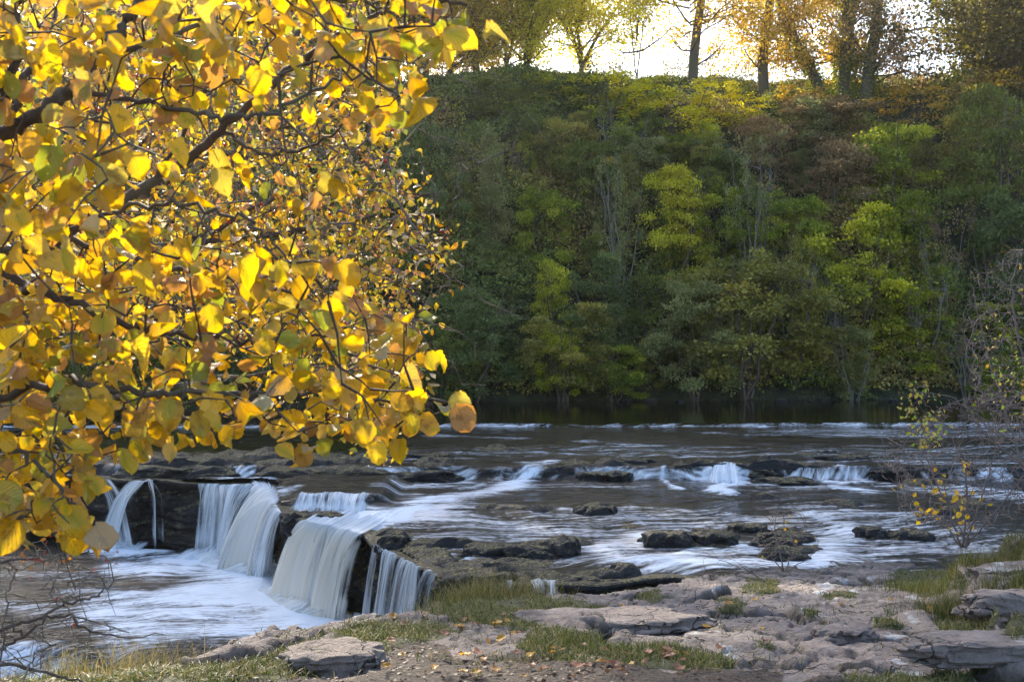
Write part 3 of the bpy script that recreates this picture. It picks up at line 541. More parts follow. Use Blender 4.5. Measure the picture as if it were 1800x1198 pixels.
RK = [(1440, 1530, 800, 810, .5, .28, 'thin flat ledge upstream of the upper row at the right'), (700, 790, 797, 806, .5, .28, 'thin flat ledge upstream of the long ledge'), (1060, 1150, 806, 814, .4, .28, 'thin ledge just upstream of the squarish leafy one'), 
 (200, 330, 816, 842, 1.1, 0, 'leftmost flat ledge rock strewn with fallen leaves above the far falls'), (310, 434, 817, 842, .9, 0, 'flat black ledge rock above the straight curtain fall'),
 (455, 575, 819, 850, 1.1, 0, 'long black ledge rock, left half of the long ledge'), (560, 674, 820, 850, 1.0, 0, 'long black ledge rock, right half of the long ledge'), (676, 794, 823, 847, .9, 0, 'black ledge rock topped with leaf litter left of the white rapid'),
 (946, 1016, 823, 843, .8, 0, 'rounded ledge rock just right of the white rapid'), (1012, 1062, 826, 846, .7, 0, 'small dark ledge rock between two trickles'), (1058, 1112, 827, 846, .7, 0, 'squarish black ledge rock with leaves on top'),
 (1112, 1180, 822, 842, .8, 0, 'low ledge rock left of the gap in the upper ledge'), (1190, 1264, 814, 839, .9, 0, 'black ledge rock left of the small bright spill'), (1294, 1378, 817, 843, .9, 0, 'leaf-topped ledge rock right of the small bright spill'),
 (1368, 1456, 816, 838, 1.0, 0, 'flat dark rock at the right of the upper ledge row'), (1338, 1432, 838, 853, .6, 0, 'low pale flat rock just below the upper ledge'), (1528, 1606, 820, 846, .9, 0, 'dark ledge rock behind the bare riverside bush'), (1600, 1700, 816, 842, 1.0, 0, 'long dark ledge rock at the right behind the bush'),
 (1018, 1084, 886, 909, .6, 0, 'lone small rock in the middle of the smooth river'), (1136, 1216, 930, 966, .6, 0, 'mossy black boulder at the head of the pinkish rapid'), (1222, 1300, 932, 964, .6, 0, 'second black boulder right of the mossy one'),
 (1292, 1352, 918, 938, .5, 0, 'small flat rock behind the second black boulder'), (1340, 1432, 936, 958, .5, 0, 'broken flat rock behind the bare sapling'), (1352, 1422, 962, 987, .5, 0, 'dark wet slab at the foot of the bare sapling'), (1512, 1568, 926, 951, .45, 0, 'small mossy boulder in the right shallows'),
 (1570, 1650, 930, 954, .5, 0, 'low rock touching the right bank grass'), (966, 1020, 946, 977, .5, 0, 'brown edged rock beside the pinkish rapid'), (884, 968, 958, 984, .5, 0, 'low broken rock left of the brown edged one'), (812, 888, 956, 982, .5, 0, 'low rock shelf near the right end of the tall falls'),
 (492, 540, 899, 918, .5, -.05, 'small dark rock on the lip between two cascades'), (664, 722, 936, 966, .5, 0, 'small jagged rock on the lip above the near veils'), (548, 600, 900, 914, .4, 0, 'small wet rock on the lip above the broadest cascade'),
 (776, 905, 992, 1060, .8, -.25, 'black near ledge rock at the end of the lip'), (895, 1020, 1008, 1062, .7, -.25, 'black near ledge rock behind the small low cascade'), (1008, 1146, 1008, 1056, .8, -.25, 'leaf-topped black near ledge rock, the rightmost'), (1075, 1102, 996, 1006, .2, 0, 'small round stone on the near ledge')]
for i, (a, b, c_, d, dp, zb, lb) in enumerate(RK): river_rock(a, b, c_, d, dp, lb, 11+i*7, zb)
# stones along the far waterline
g = rng(5)
for i in range(34):
    px = g.uniform(640, 1800); y0 = 703.5+g.uniform(-3, 3); a = onz(px, y0, .37); sz = g.uniform(.12, .42)
    V, F = rock_mesh(sz*1.5, sz, sz*.7, 500+i, 18, 10)
    o = mesh_obj('bank_stone', V, F, M['wetrock']); o.location = (a[0], a[1]+.1, .38); tag(o, 'dark stone at the foot of the far wooded bank, along the waterline', 'stone', 'stones along the far waterline')
# ------------------------------------------------------------------ limestone blocks of the near bank
def gz(x, y): return float(ground_h(np.array([x]), np.array([y]))[0][0])
def bank_block(px, py, w_, d_, h_, rz, seed, label, name='limestone_block', tilt=0, up=.3):
    y = 6.0
    for yy in np.arange(4.2, 14, .05):
        p = P(px, py, yy)
        if gz(p[0], p[1]) >= p[2]: y = yy; break
    p = P(px, py, y); V, F = rock_mesh(w_, d_, h_, seed, 120, 40, .16, .13)
    o = mesh_obj(name, V, F, M['block']); o.location = (p[0], p[1], gz(p[0], p[1])+.035-h_*.30); o.rotation_euler = (tilt, 0, rz)
    return tag(o, label, 'rock', 'limestone blocks on the near bank')
M['block'] = M['ground']
BL = [(590, 1168, .55, .42, .16, .2, 0, 'flat brown slab at the lower left end of the footpath'), (1075, 1112, 1.2, .42, .16, .05, .05, 'undercut limestone slab above the dark grass strip'),
 (1480, 1122, .36, .26, .12, .3, 0, 'small grey stone in the grassy crack'), (1790, 1008, .7, .34, .15, .1, 0, 'upper lichened ledge block on the right bank'), (1800, 1068, .62, .3, .16, -.2, -.1, 'white patched block in the grassy right bank'),
 (1740, 1152, .8, .3, .12, .05, 0, 'flat mossy slab at the lower right corner')]
for i, (px, py, a, b, h_, rz, tl, lb) in enumerate(BL): bank_block(px, py, a, b, h_, rz, 900+i*13, lb, tilt=tl)
# ------------------------------------------------------------------ grass
def blades(x, y, z, hgt, wid, col, g, lean=.5, segs=3):
    n = len(x); a = g.uniform(0, 2*math.pi, n); la = g.uniform(0, 2*math.pi, n); lean_ = lean*g.uniform(.2, 1.3, n); V = []
    for k_ in range(segs+1):
        t = k_/segs; wv = wid*(1-t)**.7
        cx = x+np.cos(la)*lean_*hgt*t*t; cy = y+np.sin(la)*lean_*hgt*t*t; cz = z+hgt*t*(1-.35*lean_*t)
        V.append(np.stack([np.stack([cx-np.cos(a)*wv, cy-np.sin(a)*wv, cz], -1), np.stack([cx+np.cos(a)*wv, cy+np.sin(a)*wv, cz], -1)], 1))
    V = np.concatenate(V, 1); m = 2*(segs+1); F = []
    for k_ in range(segs): F.append(np.array([2*k_, 2*k_+1, 2*k_+3, 2*k_+2]))
    F = (np.array(F)[None]+(np.arange(n)*m)[:, None, None]).reshape(-1, 4)
    return V.reshape(-1, 3), F, np.repeat(col, m, axis=0)
def gcol(n, g, dry=.12):
    base = np.array([[.10, .13, .03], [.16, .19, .05], [.07, .09, .025], [.23, .22, .08]])[g.integers(0, 4, n)]*g.uniform(.7, 1.25, (n, 1))
    dr = np.array([.42, .34, .16])*g.uniform(.6, 1.1, (n, 1)); return np.where(g.random((n, 1)) < dry, dr, base)
g = rng(21); n = 420000
yy = 3.6+(15-3.6)*g.random(n)**1.3; xx = g.uniform(-.6, .6, n)*yy*1.05
zz, gr, dr_, cv, ppx, ppy = ground_h(xx, yy); clump = fbm(xx*5, yy*5, 0, 401, 2)
kp = (g.random(n) < (gr*ss(.25, .55, clump)+.05*ss(.5, .7, clump)*(1-dr_)+.5*cv*(fbm(xx*1.5, yy*1.5, 0, 402) > .52))) & (zz > .05)
xx, yy, zz, clump = xx[kp], yy[kp], zz[kp], clump[kp]
V, F, Cc = blades(xx, yy, zz-.01, g.uniform(.02, .07, len(xx))*(.5+clump), .0022+.0006*yy**.5+0*xx, gcol(len(xx), g, .22)*.78, g, 1.1)
o = mesh_obj('grass', V, F, M['grass'], attrs={'col': Cc}, smooth=False); tag(o, kind='stuff', label='short grass growing over the near bank and in the rock cracks', cat='grass')
def grass_tuft(px, py, d, rad, n, h0, h1, dry, label, name='grass_tuft', seed=0, lean=.7):
    g = rng(seed+700); c_ = P(px, py, d); x = c_[0]+g.normal(0, rad*.5, n); y = c_[1]+g.normal(0, rad*.4, n); z = ground_h(x, y)[0]; base = np.array([c_[0], c_[1], gz(c_[0], c_[1])])
    V, F, Cc = blades(x, y, z, g.uniform(h0, h1, n), .0020+0*x, gcol(n, g, dry)*.72, g, lean)
    o = mesh_obj(name, V-base, F, M['grass'], attrs={'col': Cc}, smooth=False); o.location = base; return tag(o, label, 'grass tuft', 'taller tufts on the near bank')
grass_tuft(868, 1078, 9.3, .55, 1500, .10, .42, .55, 'tall dry grass tuft at the brink right of the tall falls', seed=1)
grass_tuft(800, 1090, 9.0, .5, 900, .06, .25, .3, 'shorter green tuft left of the tall dry one', seed=2)
grass_tuft(235, 1188, 5.4, .28, 420, .08, .32, .75, 'straw-coloured tuft in the lower left corner below bare branches', seed=3)
grass_tuft(100, 1195, 5.2, .35, 420, .06, .26, .6, 'dry tuft at the far lower left', seed=4)
grass_tuft(1640, 1000, 9.3, .45, 1500, .06, .22, .15, 'green cushion of grass below the yellow-leaved bush', seed=5)
grass_tuft(1690, 1110, 6.9, .3, 1400, .08, .24, .2, 'shaggy grass hanging in the hollow of the right bank', seed=6)
grass_tuft(1795, 1120, 6.3, .22, 800, .08, .22, .15, 'grass clump cut by the right edge of the picture', seed=7)
grass_tuft(1760, 955, 8.4, .6, 1500, .06, .22, .25, 'grass on the crest of the right bank beneath the thorn bush', seed=8)
grass_tuft(1010, 1150, 5.6, .3, 900, .025, .075, .05, 'dark green grass strip under the undercut slab, left part', seed=9)
grass_tuft(1160, 1158, 5.5, .3, 900, .025, .075, .05, 'dark green grass strip under the undercut slab, right part', seed=10)
# ------------------------------------------------------------------ leaves
HT = [leaf_tpl(11, 7, .42, .92, .25, .25, .10, 1), leaf_tpl(11, 7, .40, .85, -.5, .55, .10, 2), leaf_tpl(11, 7, .45, .95, .1, -.45, .10, 3), leaf_tpl(11, 7, .36, .9, 1.0, .8, .12, 4), leaf_tpl(11, 7, .43, .9, -.15, .9, .08, 5), leaf_tpl(11, 7, .40, .85, 1.3, 1.3, .12, 8), leaf_tpl(11, 7, .34, .8, -1.1, -1.0, .14, 9)]
ST = [leaf_tpl(4, 3, .33, .95, .4, .4, 0, 6), leaf_tpl(4, 3, .26, .95, .9, .9, 0, 7)]
HPAL = np.array([[.80, .50, .04], [.74, .42, .03], [.60, .34, .06], [.52, .41, .10], [.32, .33, .06], [.48, .25, .09], [.84, .58, .12]]); HW = np.array([.24, .20, .16, .14, .07, .12, .07]); HW = HW/HW.sum()
# fallen leaves on the bank
g = rng(77)
for i in range(70):
    if i < 40: px, py = g.uniform(640, 1260), 1125+g.random()**.6*70
    elif i < 55: px, py = g.uniform(650, 960), g.uniform(1085, 1125)
    else: px, py = g.uniform(950, 1650), g.uniform(1040, 1190)
    for yy in np.arange(4.4, 13, .06):
        p = P(px, py, yy)
        if gz(p[0], p[1]) >= p[2]: break
    zz = gz(p[0], p[1]); D = np.array([[g.normal(), g.normal(), g.normal()*.08]]); Nn = np.array([[g.normal()*.2, g.normal()*.2-.1, 1]])
    V, F, UV, Cc = place_leaves([HT[0], HT[2]], np.zeros((1, 3)), D, Nn, np.array([g.uniform(.035, .075)]), HPAL[[g.choice([0, 1, 2, 5, 5])]]*g.uniform(.5, .9)*np.array([1, .9, 1.6]), g)
    o = mesh_obj('fallen_leaf', V, F, M['hazel_leaf'], attrs={'col': Cc, 'luv': np.concatenate([UV, UV[:, :1]*0], 1)}); o.location = (p[0], p[1], zz+.025)
    tag(o, 'yellow or brown fallen leaf lying on the near bank', 'leaf', 'fallen leaves on the near bank')
n = 60000; xx = g.uniform(-3, 5, n); yy = g.uniform(4.2, 11, n); zz, gr, dr_, cv, _, _ = ground_h(xx, yy); kp = g.random(n) < .008+.55*dr_*(fbm(xx*3, yy*3, 0, 611) > .42)+.10*gr
xx, yy, zz = xx[kp], yy[kp], zz[kp]; n = len(xx); LC = np.array([[.16, .09, .05], [.10, .06, .04], [.16, .10, .06], [.24, .16, .08], [.05, .035, .03]])
V, F, UV, Cc = place_leaves([QUAD], np.stack([xx, yy, zz+.008], -1), g.normal(0, 1, (n, 3))*(1, 1, .15), g.normal(0, .35, (n, 3))+(0, 0, 1), g.uniform(.008, .032, n), LC[g.choice(5, n, p=[.3, .25, .15, .08, .22])]*g.uniform(.6, 1.1, (n, 1)), g)
o = mesh_obj('leaf_litter', V, F, M['grass'], attrs={'col': Cc}, smooth=False); tag(o, kind='stuff')
# ------------------------------------------------------------------ branching crowns
def in_poly(x, y, poly):
    c_ = np.zeros(len(x), bool); j = len(poly)-1
    for i in range(len(poly)):
        xi, yi = poly[i]; xj, yj = poly[j]
        c_ ^= ((yi > y) != (yj > y)) & (x < (xj-xi)*(y-yi)/((yj-yi)+1e-9)+xi); j = i
    return c_
def sample_poly(poly, n, g, dens=None):
    xs = [p[0] for p in poly]; ys = [p[1] for p in poly]; X = np.zeros(0); Y = np.zeros(0)
    while len(X) < n:
        x = g.uniform(min(xs), max(xs), 4000); y = g.uniform(min(ys), max(ys), 4000); m = in_poly(x, y, poly)
        if dens is not None: m &= g.random(4000) < dens(x, y)
        X = np.concatenate([X, x[m]]); Y = np.concatenate([Y, y[m]])
    return X[:n], Y[:n]
def grow(limb_nodes, targets, g, tb, r0, rmax=.006, amp=.05, sag=.04, step=.12, sides=4):
    """join every target to the nearest wood; returns twig end directions"""
    nodes = [np.array(limb_nodes)]; allp = np.array(limb_nodes)
    d0 = np.array([np.min(np.sum((allp-t)**2, 1)) for t in targets]); order = np.argsort(d0); dirs = np.zeros((len(targets), 3))
    buf = np.zeros((len(allp)+len(targets)*8, 3)); buf[:len(allp)] = allp; cnt = len(allp)
    for i in order:
        t = targets[i]; dd = np.sum((buf[:cnt]-t)**2, 1); j = int(np.argmin(dd)); L = math.sqrt(dd[j]); n = max(3, min(7, int(L/step)+2))
        p = wob(buf[j], t, n, amp, g, sag); r = np.linspace(min(rmax, r0*(1+L*5)), r0*.6, n); tb.add(p, r, sides)
        k_ = n-1; buf[cnt:cnt+k_] = p[1:]; cnt += k_; dirs[i] = p[-1]-p[-2]
    return dirs/(np.linalg.norm(dirs, axis=1, keepdims=True)+1e-9)
def limb(pts, r0, r1, n=9, amp=.0):
    q = np.array([P(a, b, d) for a, b, d in pts]); q = catmull(q, n); return q, np.linspace(r0, r1, len(q))
# hazel: stands on the bank just outside the left edge, its limbs reach into the picture
g = rng(101); hz = thing('hazel_tree', (-2.0, 2.3, gz(-2.0, 2.3)), 'golden-leaved tree in sunlight reaching in from the left, its big leaves nearest to us', 'tree'); hb = np.array(hz.location)
tb = Tubes(); tr = catmull([(-2.0, 2.3, hb[2]-.2), (-1.9, 2.3, 2.2), (-1.75, 2.35, 2.9), (-1.75, 2.4, 3.7), (-1.6, 2.5, 4.6)], 8); tb.add(tr, np.linspace(.09, .045, len(tr)), 12); tb.obj('trunk', M['bark_hazel'], hz, hb)
LB = [([(-420, 330, 2.4), (-60, 262, 2.3), (60, 205, 2.3), (130, 152, 2.35), (178, 100, 2.4), (240, 20, 2.5), (300, -70, 2.6)], .026, .014),
 ([(-360, 600, 2.4), (-80, 490, 2.6), (80, 425, 2.8), (275, 318, 3.0), (390, 232, 3.0), (500, 128, 3.0), (610, 60, 2.9), (720, 0, 2.8), (820, 10, 2.7)], .026, .006),
 ([(-60, 262, 2.3), (10, 170, 2.2), (26, 60, 2.2), (40, -60, 2.2)], .015, .009), ([(20, 210, 2.3), (60, 120, 2.4), (180, 100, 2.5), (330, 50, 2.6), (440, 40, 2.7), (600, 0, 2.6), (700, 30, 2.5)], .012, .005),
 ([(-300, 470, 2.5), (-40, 470, 2.3), (60, 505, 2.2), (190, 560, 2.2), (330, 590, 2.3), (470, 600, 2.4), (600, 580, 2.5)], .015, .004), ([(-300, 480, 2.5), (-40, 440, 2.5), (130, 432, 2.5), (300, 470, 2.6), (450, 500, 2.7), (600, 545, 2.8), (700, 560, 2.9)], .013, .003),
 ([(-320, 700, 2.5), (-40, 700, 2.2), (110, 672, 2.1), (260, 690, 2.1), (420, 690, 2.3), (560, 690, 2.5), (700, 710, 2.6), (790, 705, 2.6)], .013, .003), ([(-320, 760, 2.3), (-60, 780, 2.0), (40, 800, 2.0), (100, 860, 2.0), (140, 900, 2.05)], .009, .003),
 ([(275, 318, 3.0), (330, 210, 2.9), (290, 140, 2.8), (360, 90, 2.7)], .008, .003), ([(130, 152, 2.35), (300, 190, 2.2), (420, 210, 2.1), (500, 190, 2.1), (620, 130, 2.2), (700, 170, 2.3)], .008, .003), ([(80, 425, 2.8), (200, 370, 2.6), (330, 360, 2.4), (450, 400, 2.4), (520, 470, 2.4)], .009, .003),
 ([(390, 232, 3.0), (470, 270, 3.0), (560, 250, 2.9), (640, 190, 2.8), (720, 180, 2.8)], .007, .003)]
nodes = []
for pts, a, b in LB:
    q, r = limb(pts, a*.8, b*.8); q[1:-1] += g.normal(0, .006, (len(q)-2, 3)); t_ = Tubes(); t_.add(q, r, 8); t_.obj('branch', M['bark_hazel'], hz, hb); nodes.append(q)
nodes = np.concatenate(nodes); nodes = nodes[(nodes[:, 0]/nodes[:, 1]*FPX+900) > -150]
POLY = [(-120, -120), (760, -120), (815, -10), (835, 60), (800, 90), (760, 60), (735, 170), (700, 215), (640, 260), (560, 320), (560, 420), (620, 500), (700, 540), (735, 570), (740, 640), (735, 700), (800, 700), (790, 720), (745, 725), (745, 765), (680, 760), (600, 745), (580, 770), (500, 760), (470, 740), (360, 740), (270, 785), (170, 800), (150, 880), (155, 920), (120, 945), (40, 920), (-120, 950)]
def hd(x, y):
    d = np.full(x.shape, 1.0); d = np.where(((x-450)/260)**2+((y-300)/140)**2 < 1, .16, d); d = np.where(((x-330)/130)**2+((y-655)/32)**2 < 1, .2, d)
    return d*np.where(y > 740, .7, 1.0)
sx, sy = sample_poly(POLY, 980, g, hd); fx = g.uniform(-40, 760, 70); sx = np.concatenate([sx, fx, g.uniform(-40, 140, 45)]); sy = np.concatenate([sy, g.uniform(640, 755, 70), g.uniform(760, 925, 45)]); dep = np.clip(g.normal(2.5, .38, len(sx)), 1.85, 3.4); tg = np.array([P(a, b, d) for a, b, d in zip(sx, sy, dep)])
tb = Tubes(); dirs = grow(nodes, tg, g, tb, .0020, .006, .06, .05); tb.obj('twigs', M['bark_hazel'], hz, hb)
nl = g.choice([1, 2, 3], len(tg), p=[.4, .4, .2]); idx = np.repeat(np.arange(len(tg)), nl); n = len(idx)
pos = tg[idx]+g.normal(0, .022, (n, 3)); D = dirs[idx]*.35+np.stack([g.normal(.12, .5, n), g.normal(0, .45, n), g.normal(-.55, .42, n)], -1)
Nn = np.stack([g.normal(.1, .55, n), g.normal(-.75, .5, n), g.normal(.35, .5, n)], -1); size = np.clip(g.normal(.049, .013, n), .022, .078)
col = HPAL[g.choice(len(HPAL), n, p=HW)]*g.uniform(.65, 1.15, (n, 1))
V, F, UV, Cc = place_leaves(HT, pos, D, Nn, size, col, g)
# green heart on some leaves
gm = (fbm(V[:, 0]*9, V[:, 2]*9, V[:, 1]*5, 6, 3) > .56)[:, None]*np.exp(-((UV[:, :1]-.5)/.25)**2)*.6; Cc = Cc*(1-gm)+np.array([.30, .36, .04])*gm
o = mesh_obj('foliage', V-hb, F, M['hazel_leaf'], hz, attrs={'col': Cc, 'luv': np.concatenate([UV, UV[:, :1]*0], 1)})
# petioles are covered by the twigs; hawthorn behind
g = rng(202); hw = thing('hawthorn_bush', (-4.6, 5.6, gz(-4.6, 5.6)), 'tangled small-leaved bush with red berries behind the big golden leaves', 'bush'); wb = np.array(hw.location)
HB = [([(-560, 640, 5.4), (-100, 500, 5.3), (150, 380, 5.4), (330, 300, 5.5), (520, 210, 5.6), (660, 120, 5.6)], .035, .010), ([(-560, 700, 5.4), (-100, 600, 5.3), (100, 470, 5.2), (320, 430, 5.2), (500, 410, 5.2), (620, 390, 5.2), (720, 350, 5.1), (775, 340, 5.1)], .03, .004),
 ([(-560, 760, 5.5), (-80, 700, 5.4), (150, 600, 5.3), (330, 540, 5.3), (500, 510, 5.3), (640, 500, 5.3), (740, 520, 5.3)], .03, .005), ([(-560, 800, 5.5), (-80, 740, 5.6), (200, 700, 5.7), (420, 660, 5.7), (600, 650, 5.6), (720, 660, 5.5)], .028, .005),
 ([(150, 380, 5.4), (300, 200, 5.5), (450, 100, 5.6), (600, 20, 5.7)], .02, .006), ([(320, 430, 5.2), (480, 350, 5.3), (600, 300, 5.4), (700, 260, 5.5)], .014, .004), ([(500, 510, 5.3), (640, 440, 5.2), (740, 410, 5.2), (835, 460, 5.1)], .008, .002),
 ([(720, 350, 5.1), (770, 420, 5.1), (795, 370, 5.1), (812, 290, 5.1)], .006, .002), ([(600, 650, 5.6), (680, 600, 5.5), (760, 520, 5.4), (830, 455, 5.4)], .006, .002), ([(330, 540, 5.3), (500, 590, 5.3), (640, 610, 5.3), (740, 580, 5.2)], .01, .003)]
nodes = []; tb = Tubes(); tr = np.array([wb+(0, 0, -.3), wb+(.05, 0, .6), wb+(.1, 0, 1.4), P(-560, 640, 5.4)+(0, 0, .3)]); tr = catmull(tr, 6); tb.add(tr, np.linspace(.09, .05, len(tr)), 10); tb.obj('trunk', M['twig_lichen'], hw, wb)
for pts, a, b in HB:
    q, r = limb(pts, a, b); q[1:-1] += g.normal(0, .012, (len(q)-2, 3)); t_ = Tubes(); t_.add(q, r, 7); t_.obj('branch', M['twig_lichen'], hw, wb); nodes.append(q)
nodes = np.concatenate(nodes); nodes = nodes[(nodes[:, 0]/nodes[:, 1]*FPX+900) > -100]
WP = [(40, -40), (700, -40), (715, 120), (690, 230), (700, 300), (760, 370), (800, 440), (770, 500), (745, 560), (735, 640), (720, 730), (640, 775), (560, 720), (470, 660), (440, 610), (200, 590), (60, 560), (-60, 400), (-60, -40)]
sx, sy = sample_poly(WP, 2300, g, lambda x, y: np.where(x > 720, .5, 1.0)); dep = np.clip(g.normal(5.4, .55, len(sx)), 4.2, 6.9); tg = np.array([P(a, b, d) for a, b, d in zip(sx, sy, dep)])
tb = Tubes(); dirs = grow(nodes, tg, g, tb, .0030, .008, .08, .03, .15, 4); bt = tg+g.normal(0, .28, tg.shape); bt = bt[(599-(bt[:, 2]-CAMZ)/bt[:, 1]*FPX < 730)]; grow(np.concatenate([nodes, tg[::3]]), bt[::2], g, tb, .0026, .004, .10, .03, .15, 3); tb.obj('twigs', M['twig'], hw, wb)
nl = g.integers(3, 9, len(tg)); idx = np.repeat(np.arange(len(tg)), nl); n = len(idx); pos = tg[idx]+g.normal(0, .06, (n, 3))
D = np.stack([g.normal(0, .6, n), g.normal(0, .6, n), g.normal(-.3, .6, n)], -1); Nn = np.stack([g.normal(0, .6, n), g.normal(-.4, .6, n), g.normal(.6, .6, n)], -1)
SP = np.array([[.66, .43, .05], [.70, .50, .10], [.55, .28, .07], [.40, .38, .08], [.45, .24, .12], [.68, .56, .36]])
V, F, UV, Cc = place_leaves(ST, pos, D, Nn, g.uniform(.022, .055, n), SP[g.choice(6, n, p=[.3, .22, .14, .14, .1, .1])]*g.uniform(.7, 1.1, (n, 1)), g)
mesh_obj('foliage', V-wb, F, M['small_leaf'], hw, attrs={'col': Cc})
ib = g.choice(len(tg), 170, replace=False); th = np.arange(6)/6*2*math.pi; Vb = [(0, 0, 1)]+[(math.cos(a)*math.sin(p_), math.sin(a)*math.sin(p_), math.cos(p_)) for p_ in (.8, 1.6, 2.4) for a in th]+[(0, 0, -1)]; Vb = np.array(Vb)
T3 = [(0, 1+i, 1+(i+1) % 6) for i in range(6)]+[(19, 13+(i+1) % 6, 13+i) for i in range(6)]; Q4 = [(1+6*r_+i, 7+6*r_+i, 7+6*r_+(i+1) % 6, 1+6*r_+(i+1) % 6) for r_ in (0, 1) for i in range(6)]
ks = np.arange(len(ib))*20
mesh_obj('berries', (Vb[None]*.010+(tg[ib]+g.normal(0, .02, (len(ib), 3)))[:, None]).reshape(-1, 3)-wb, [(np.array(T3)[None]+ks[:, None, None]).reshape(-1, 3), (np.array(Q4)[None]+ks[:, None, None]).reshape(-1, 4)], M['berry'], hw)
# ------------------------------------------------------------------ bushes of the near bank
def bush(name, label, limbs, poly, n, dmean, dsd, twig_r, mat, leaves=0, lsize=(.02, .04), pal=SP, pts_leaf=None, seed=0, cat='bush', rmax=.004, lt=None, amp=.08):
    g = rng(seed); q0 = P(*limbs[0][0][0]); base = np.array([q0[0], q0[1], gz(q0[0], q0[1])]); r_ = thing(name, base, label, cat); nodes = []; t_ = Tubes()
    for pts, a, b in limbs:
        q, r = limb(pts, a, b, 7); q[1:-1] += g.normal(0, .006, (len(q)-2, 3)); t_.add(q, r, 6); nodes.append(q)
    nodes = np.concatenate(nodes)
    sx, sy = sample_poly(poly, n, g); tg = np.array([P(a, b, d) for a, b, d in zip(sx, sy, np.maximum(g.normal(dmean, dsd, n), dmean*.6))])
    dirs = grow(nodes, tg, g, t_, twig_r, rmax, amp, .03, .12, 4); t_.obj('stems', mat, r_, base)
    if leaves:
        w_ = np.ones(n) if pts_leaf is None else pts_leaf(sx, sy); idx = g.choice(n, leaves, p=w_/w_.sum()); pos = tg[idx]+g.normal(0, .03, (leaves, 3))
        D = np.stack([g.normal(0, .6, leaves), g.normal(0, .6, leaves), g.normal(-.3, .6, leaves)], -1); Nn = g.normal(0, .6, (leaves, 3))+(0, -.5, .4)
        V, F, UV, Cc = place_leaves(lt or ST, pos, D, Nn, g.uniform(*lsize, leaves), pal[g.choice(len(pal), leaves)]*g.uniform(.7, 1.1, (leaves, 1)), g)
        mesh_obj('foliage', V-base, F, M['small_leaf'], r_, attrs={'col': Cc, 'luv': np.concatenate([UV, UV[:, :1]*0], 1)})
    return r_
YL = np.array([[.75, .48, .04], [.7, .42, .05], [.55, .4, .06]]); GL = np.array([[.25, .36, .06], [.4, .42, .08], [.5, .4, .1], [.55, .36, .1]])
S = lambda x, y, *r: [((x+a, y+b, 9.0+c_)) for a, b, c_ in r]
bush('thorn_bush', 'bare twiggy bush with a few yellow leaves on the right bank crest',
 [([(1690, 962, 9.0), (1670, 900, 9.0), (1640, 830, 9.1), (1610, 760, 9.2)], .010, .003), ([(1692, 962, 9.0), (1700, 880, 9.0), (1690, 800, 8.9), (1650, 740, 8.9)], .012, .003), ([(1695, 962, 9.0), (1720, 890, 9.0), (1745, 810, 9.1), (1760, 730, 9.1), (1790, 690, 9.2)], .010, .003),
  ([(1690, 962, 9.0), (1650, 910, 9.1), (1610, 880, 9.2), (1560, 800, 9.3)], .008, .002), ([(1697, 962, 9.0), (1740, 910, 8.9), (1790, 850, 8.8), (1850, 780, 8.8)], .010, .003), ([(1650, 740, 8.9), (1580, 770, 9), (1500, 765, 9)], .004, .001)],
 [(1580, 900), (1540, 820), (1560, 760), (1620, 740), (1660, 700), (1780, 680), (1840, 700), (1840, 900), (1700, 940), (1640, 930)], 1300, 9.0, .45, .0030, M['twig'], 70, (.03, .06), YL, lambda x, y: np.exp(-((x-1650)/50)**2-((y-880)/45)**2)+.02, 301, lt=HT[:3])
bush('briar_bush', 'tall grey briar tangle rising along the right edge of the picture',
 [([(1830, 930, 7.2), (1800, 820, 7.2), (1760, 700, 7.3), (1730, 600, 7.4), (1710, 500, 7.4)], .010, .003), ([(1860, 930, 7.2), (1850, 800, 7.2), (1800, 640, 7.1), (1780, 520, 7.1), (1790, 440, 7.1)], .012, .003), ([(1870, 930, 7.2), (1880, 760, 7.2), (1850, 600, 7.2), (1820, 480, 7.2)], .012, .004),
  ([(1800, 820, 7.2), (1730, 760, 7.2), (1680, 700, 7.2), (1610, 690, 7.2), (1590, 680, 7.2)], .006, .0015), ([(1760, 700, 7.3), (1700, 640, 7.3), (1720, 560, 7.3), (1770, 540, 7.3)], .006, .002)],
 [(1710, 780), (1700, 640), (1690, 560), (1720, 470), (1760, 440), (1850, 430), (1860, 780)], 950, 7.2, .4, .0022, M['twig'], 170, (.02, .04), GL, lambda x, y: np.exp(-((x-1790)/60)**2-((y-660)/60)**2)+.04, 302, amp=.14)
bush('green_briar_shoot', 'thin green-leaved shoot standing in front of the dark pool water at right', [([(1700, 960, 8.0), (1660, 860, 8.0), (1630, 770, 8.0), (1600, 700, 8.0)], .005, .002), ([(1660, 860, 8), (1690, 780, 8.1), (1720, 720, 8.1)], .004, .001)],
 [(1590, 740), (1585, 680), (1630, 675), (1660, 720), (1660, 790), (1620, 790)], 60, 8.0, .15, .0015, M['twig'], 110, (.03, .05), GL, None, 303)
bush('bare_sapling', 'small bare sapling rising from the slabs at the water edge', [([(1378, 1004, 11.8), (1368, 960, 11.8), (1362, 920, 11.8), (1372, 890, 11.8)], .010, .003), ([(1380, 1004, 11.8), (1400, 960, 11.8), (1410, 930, 11.8)], .007, .002), ([(1376, 1004, 11.8), (1345, 960, 11.8), (1335, 920, 11.8)], .007, .002), ([(1382, 1004, 11.8), (1425, 975, 11.7), (1440, 950, 11.7)], .006, .002)],
 [(1330, 970), (1325, 900), (1370, 880), (1430, 915), (1450, 960), (1400, 990)], 120, 11.8, .2, .0045, M['twig'], 6, (.04, .06), YL, None, 304)
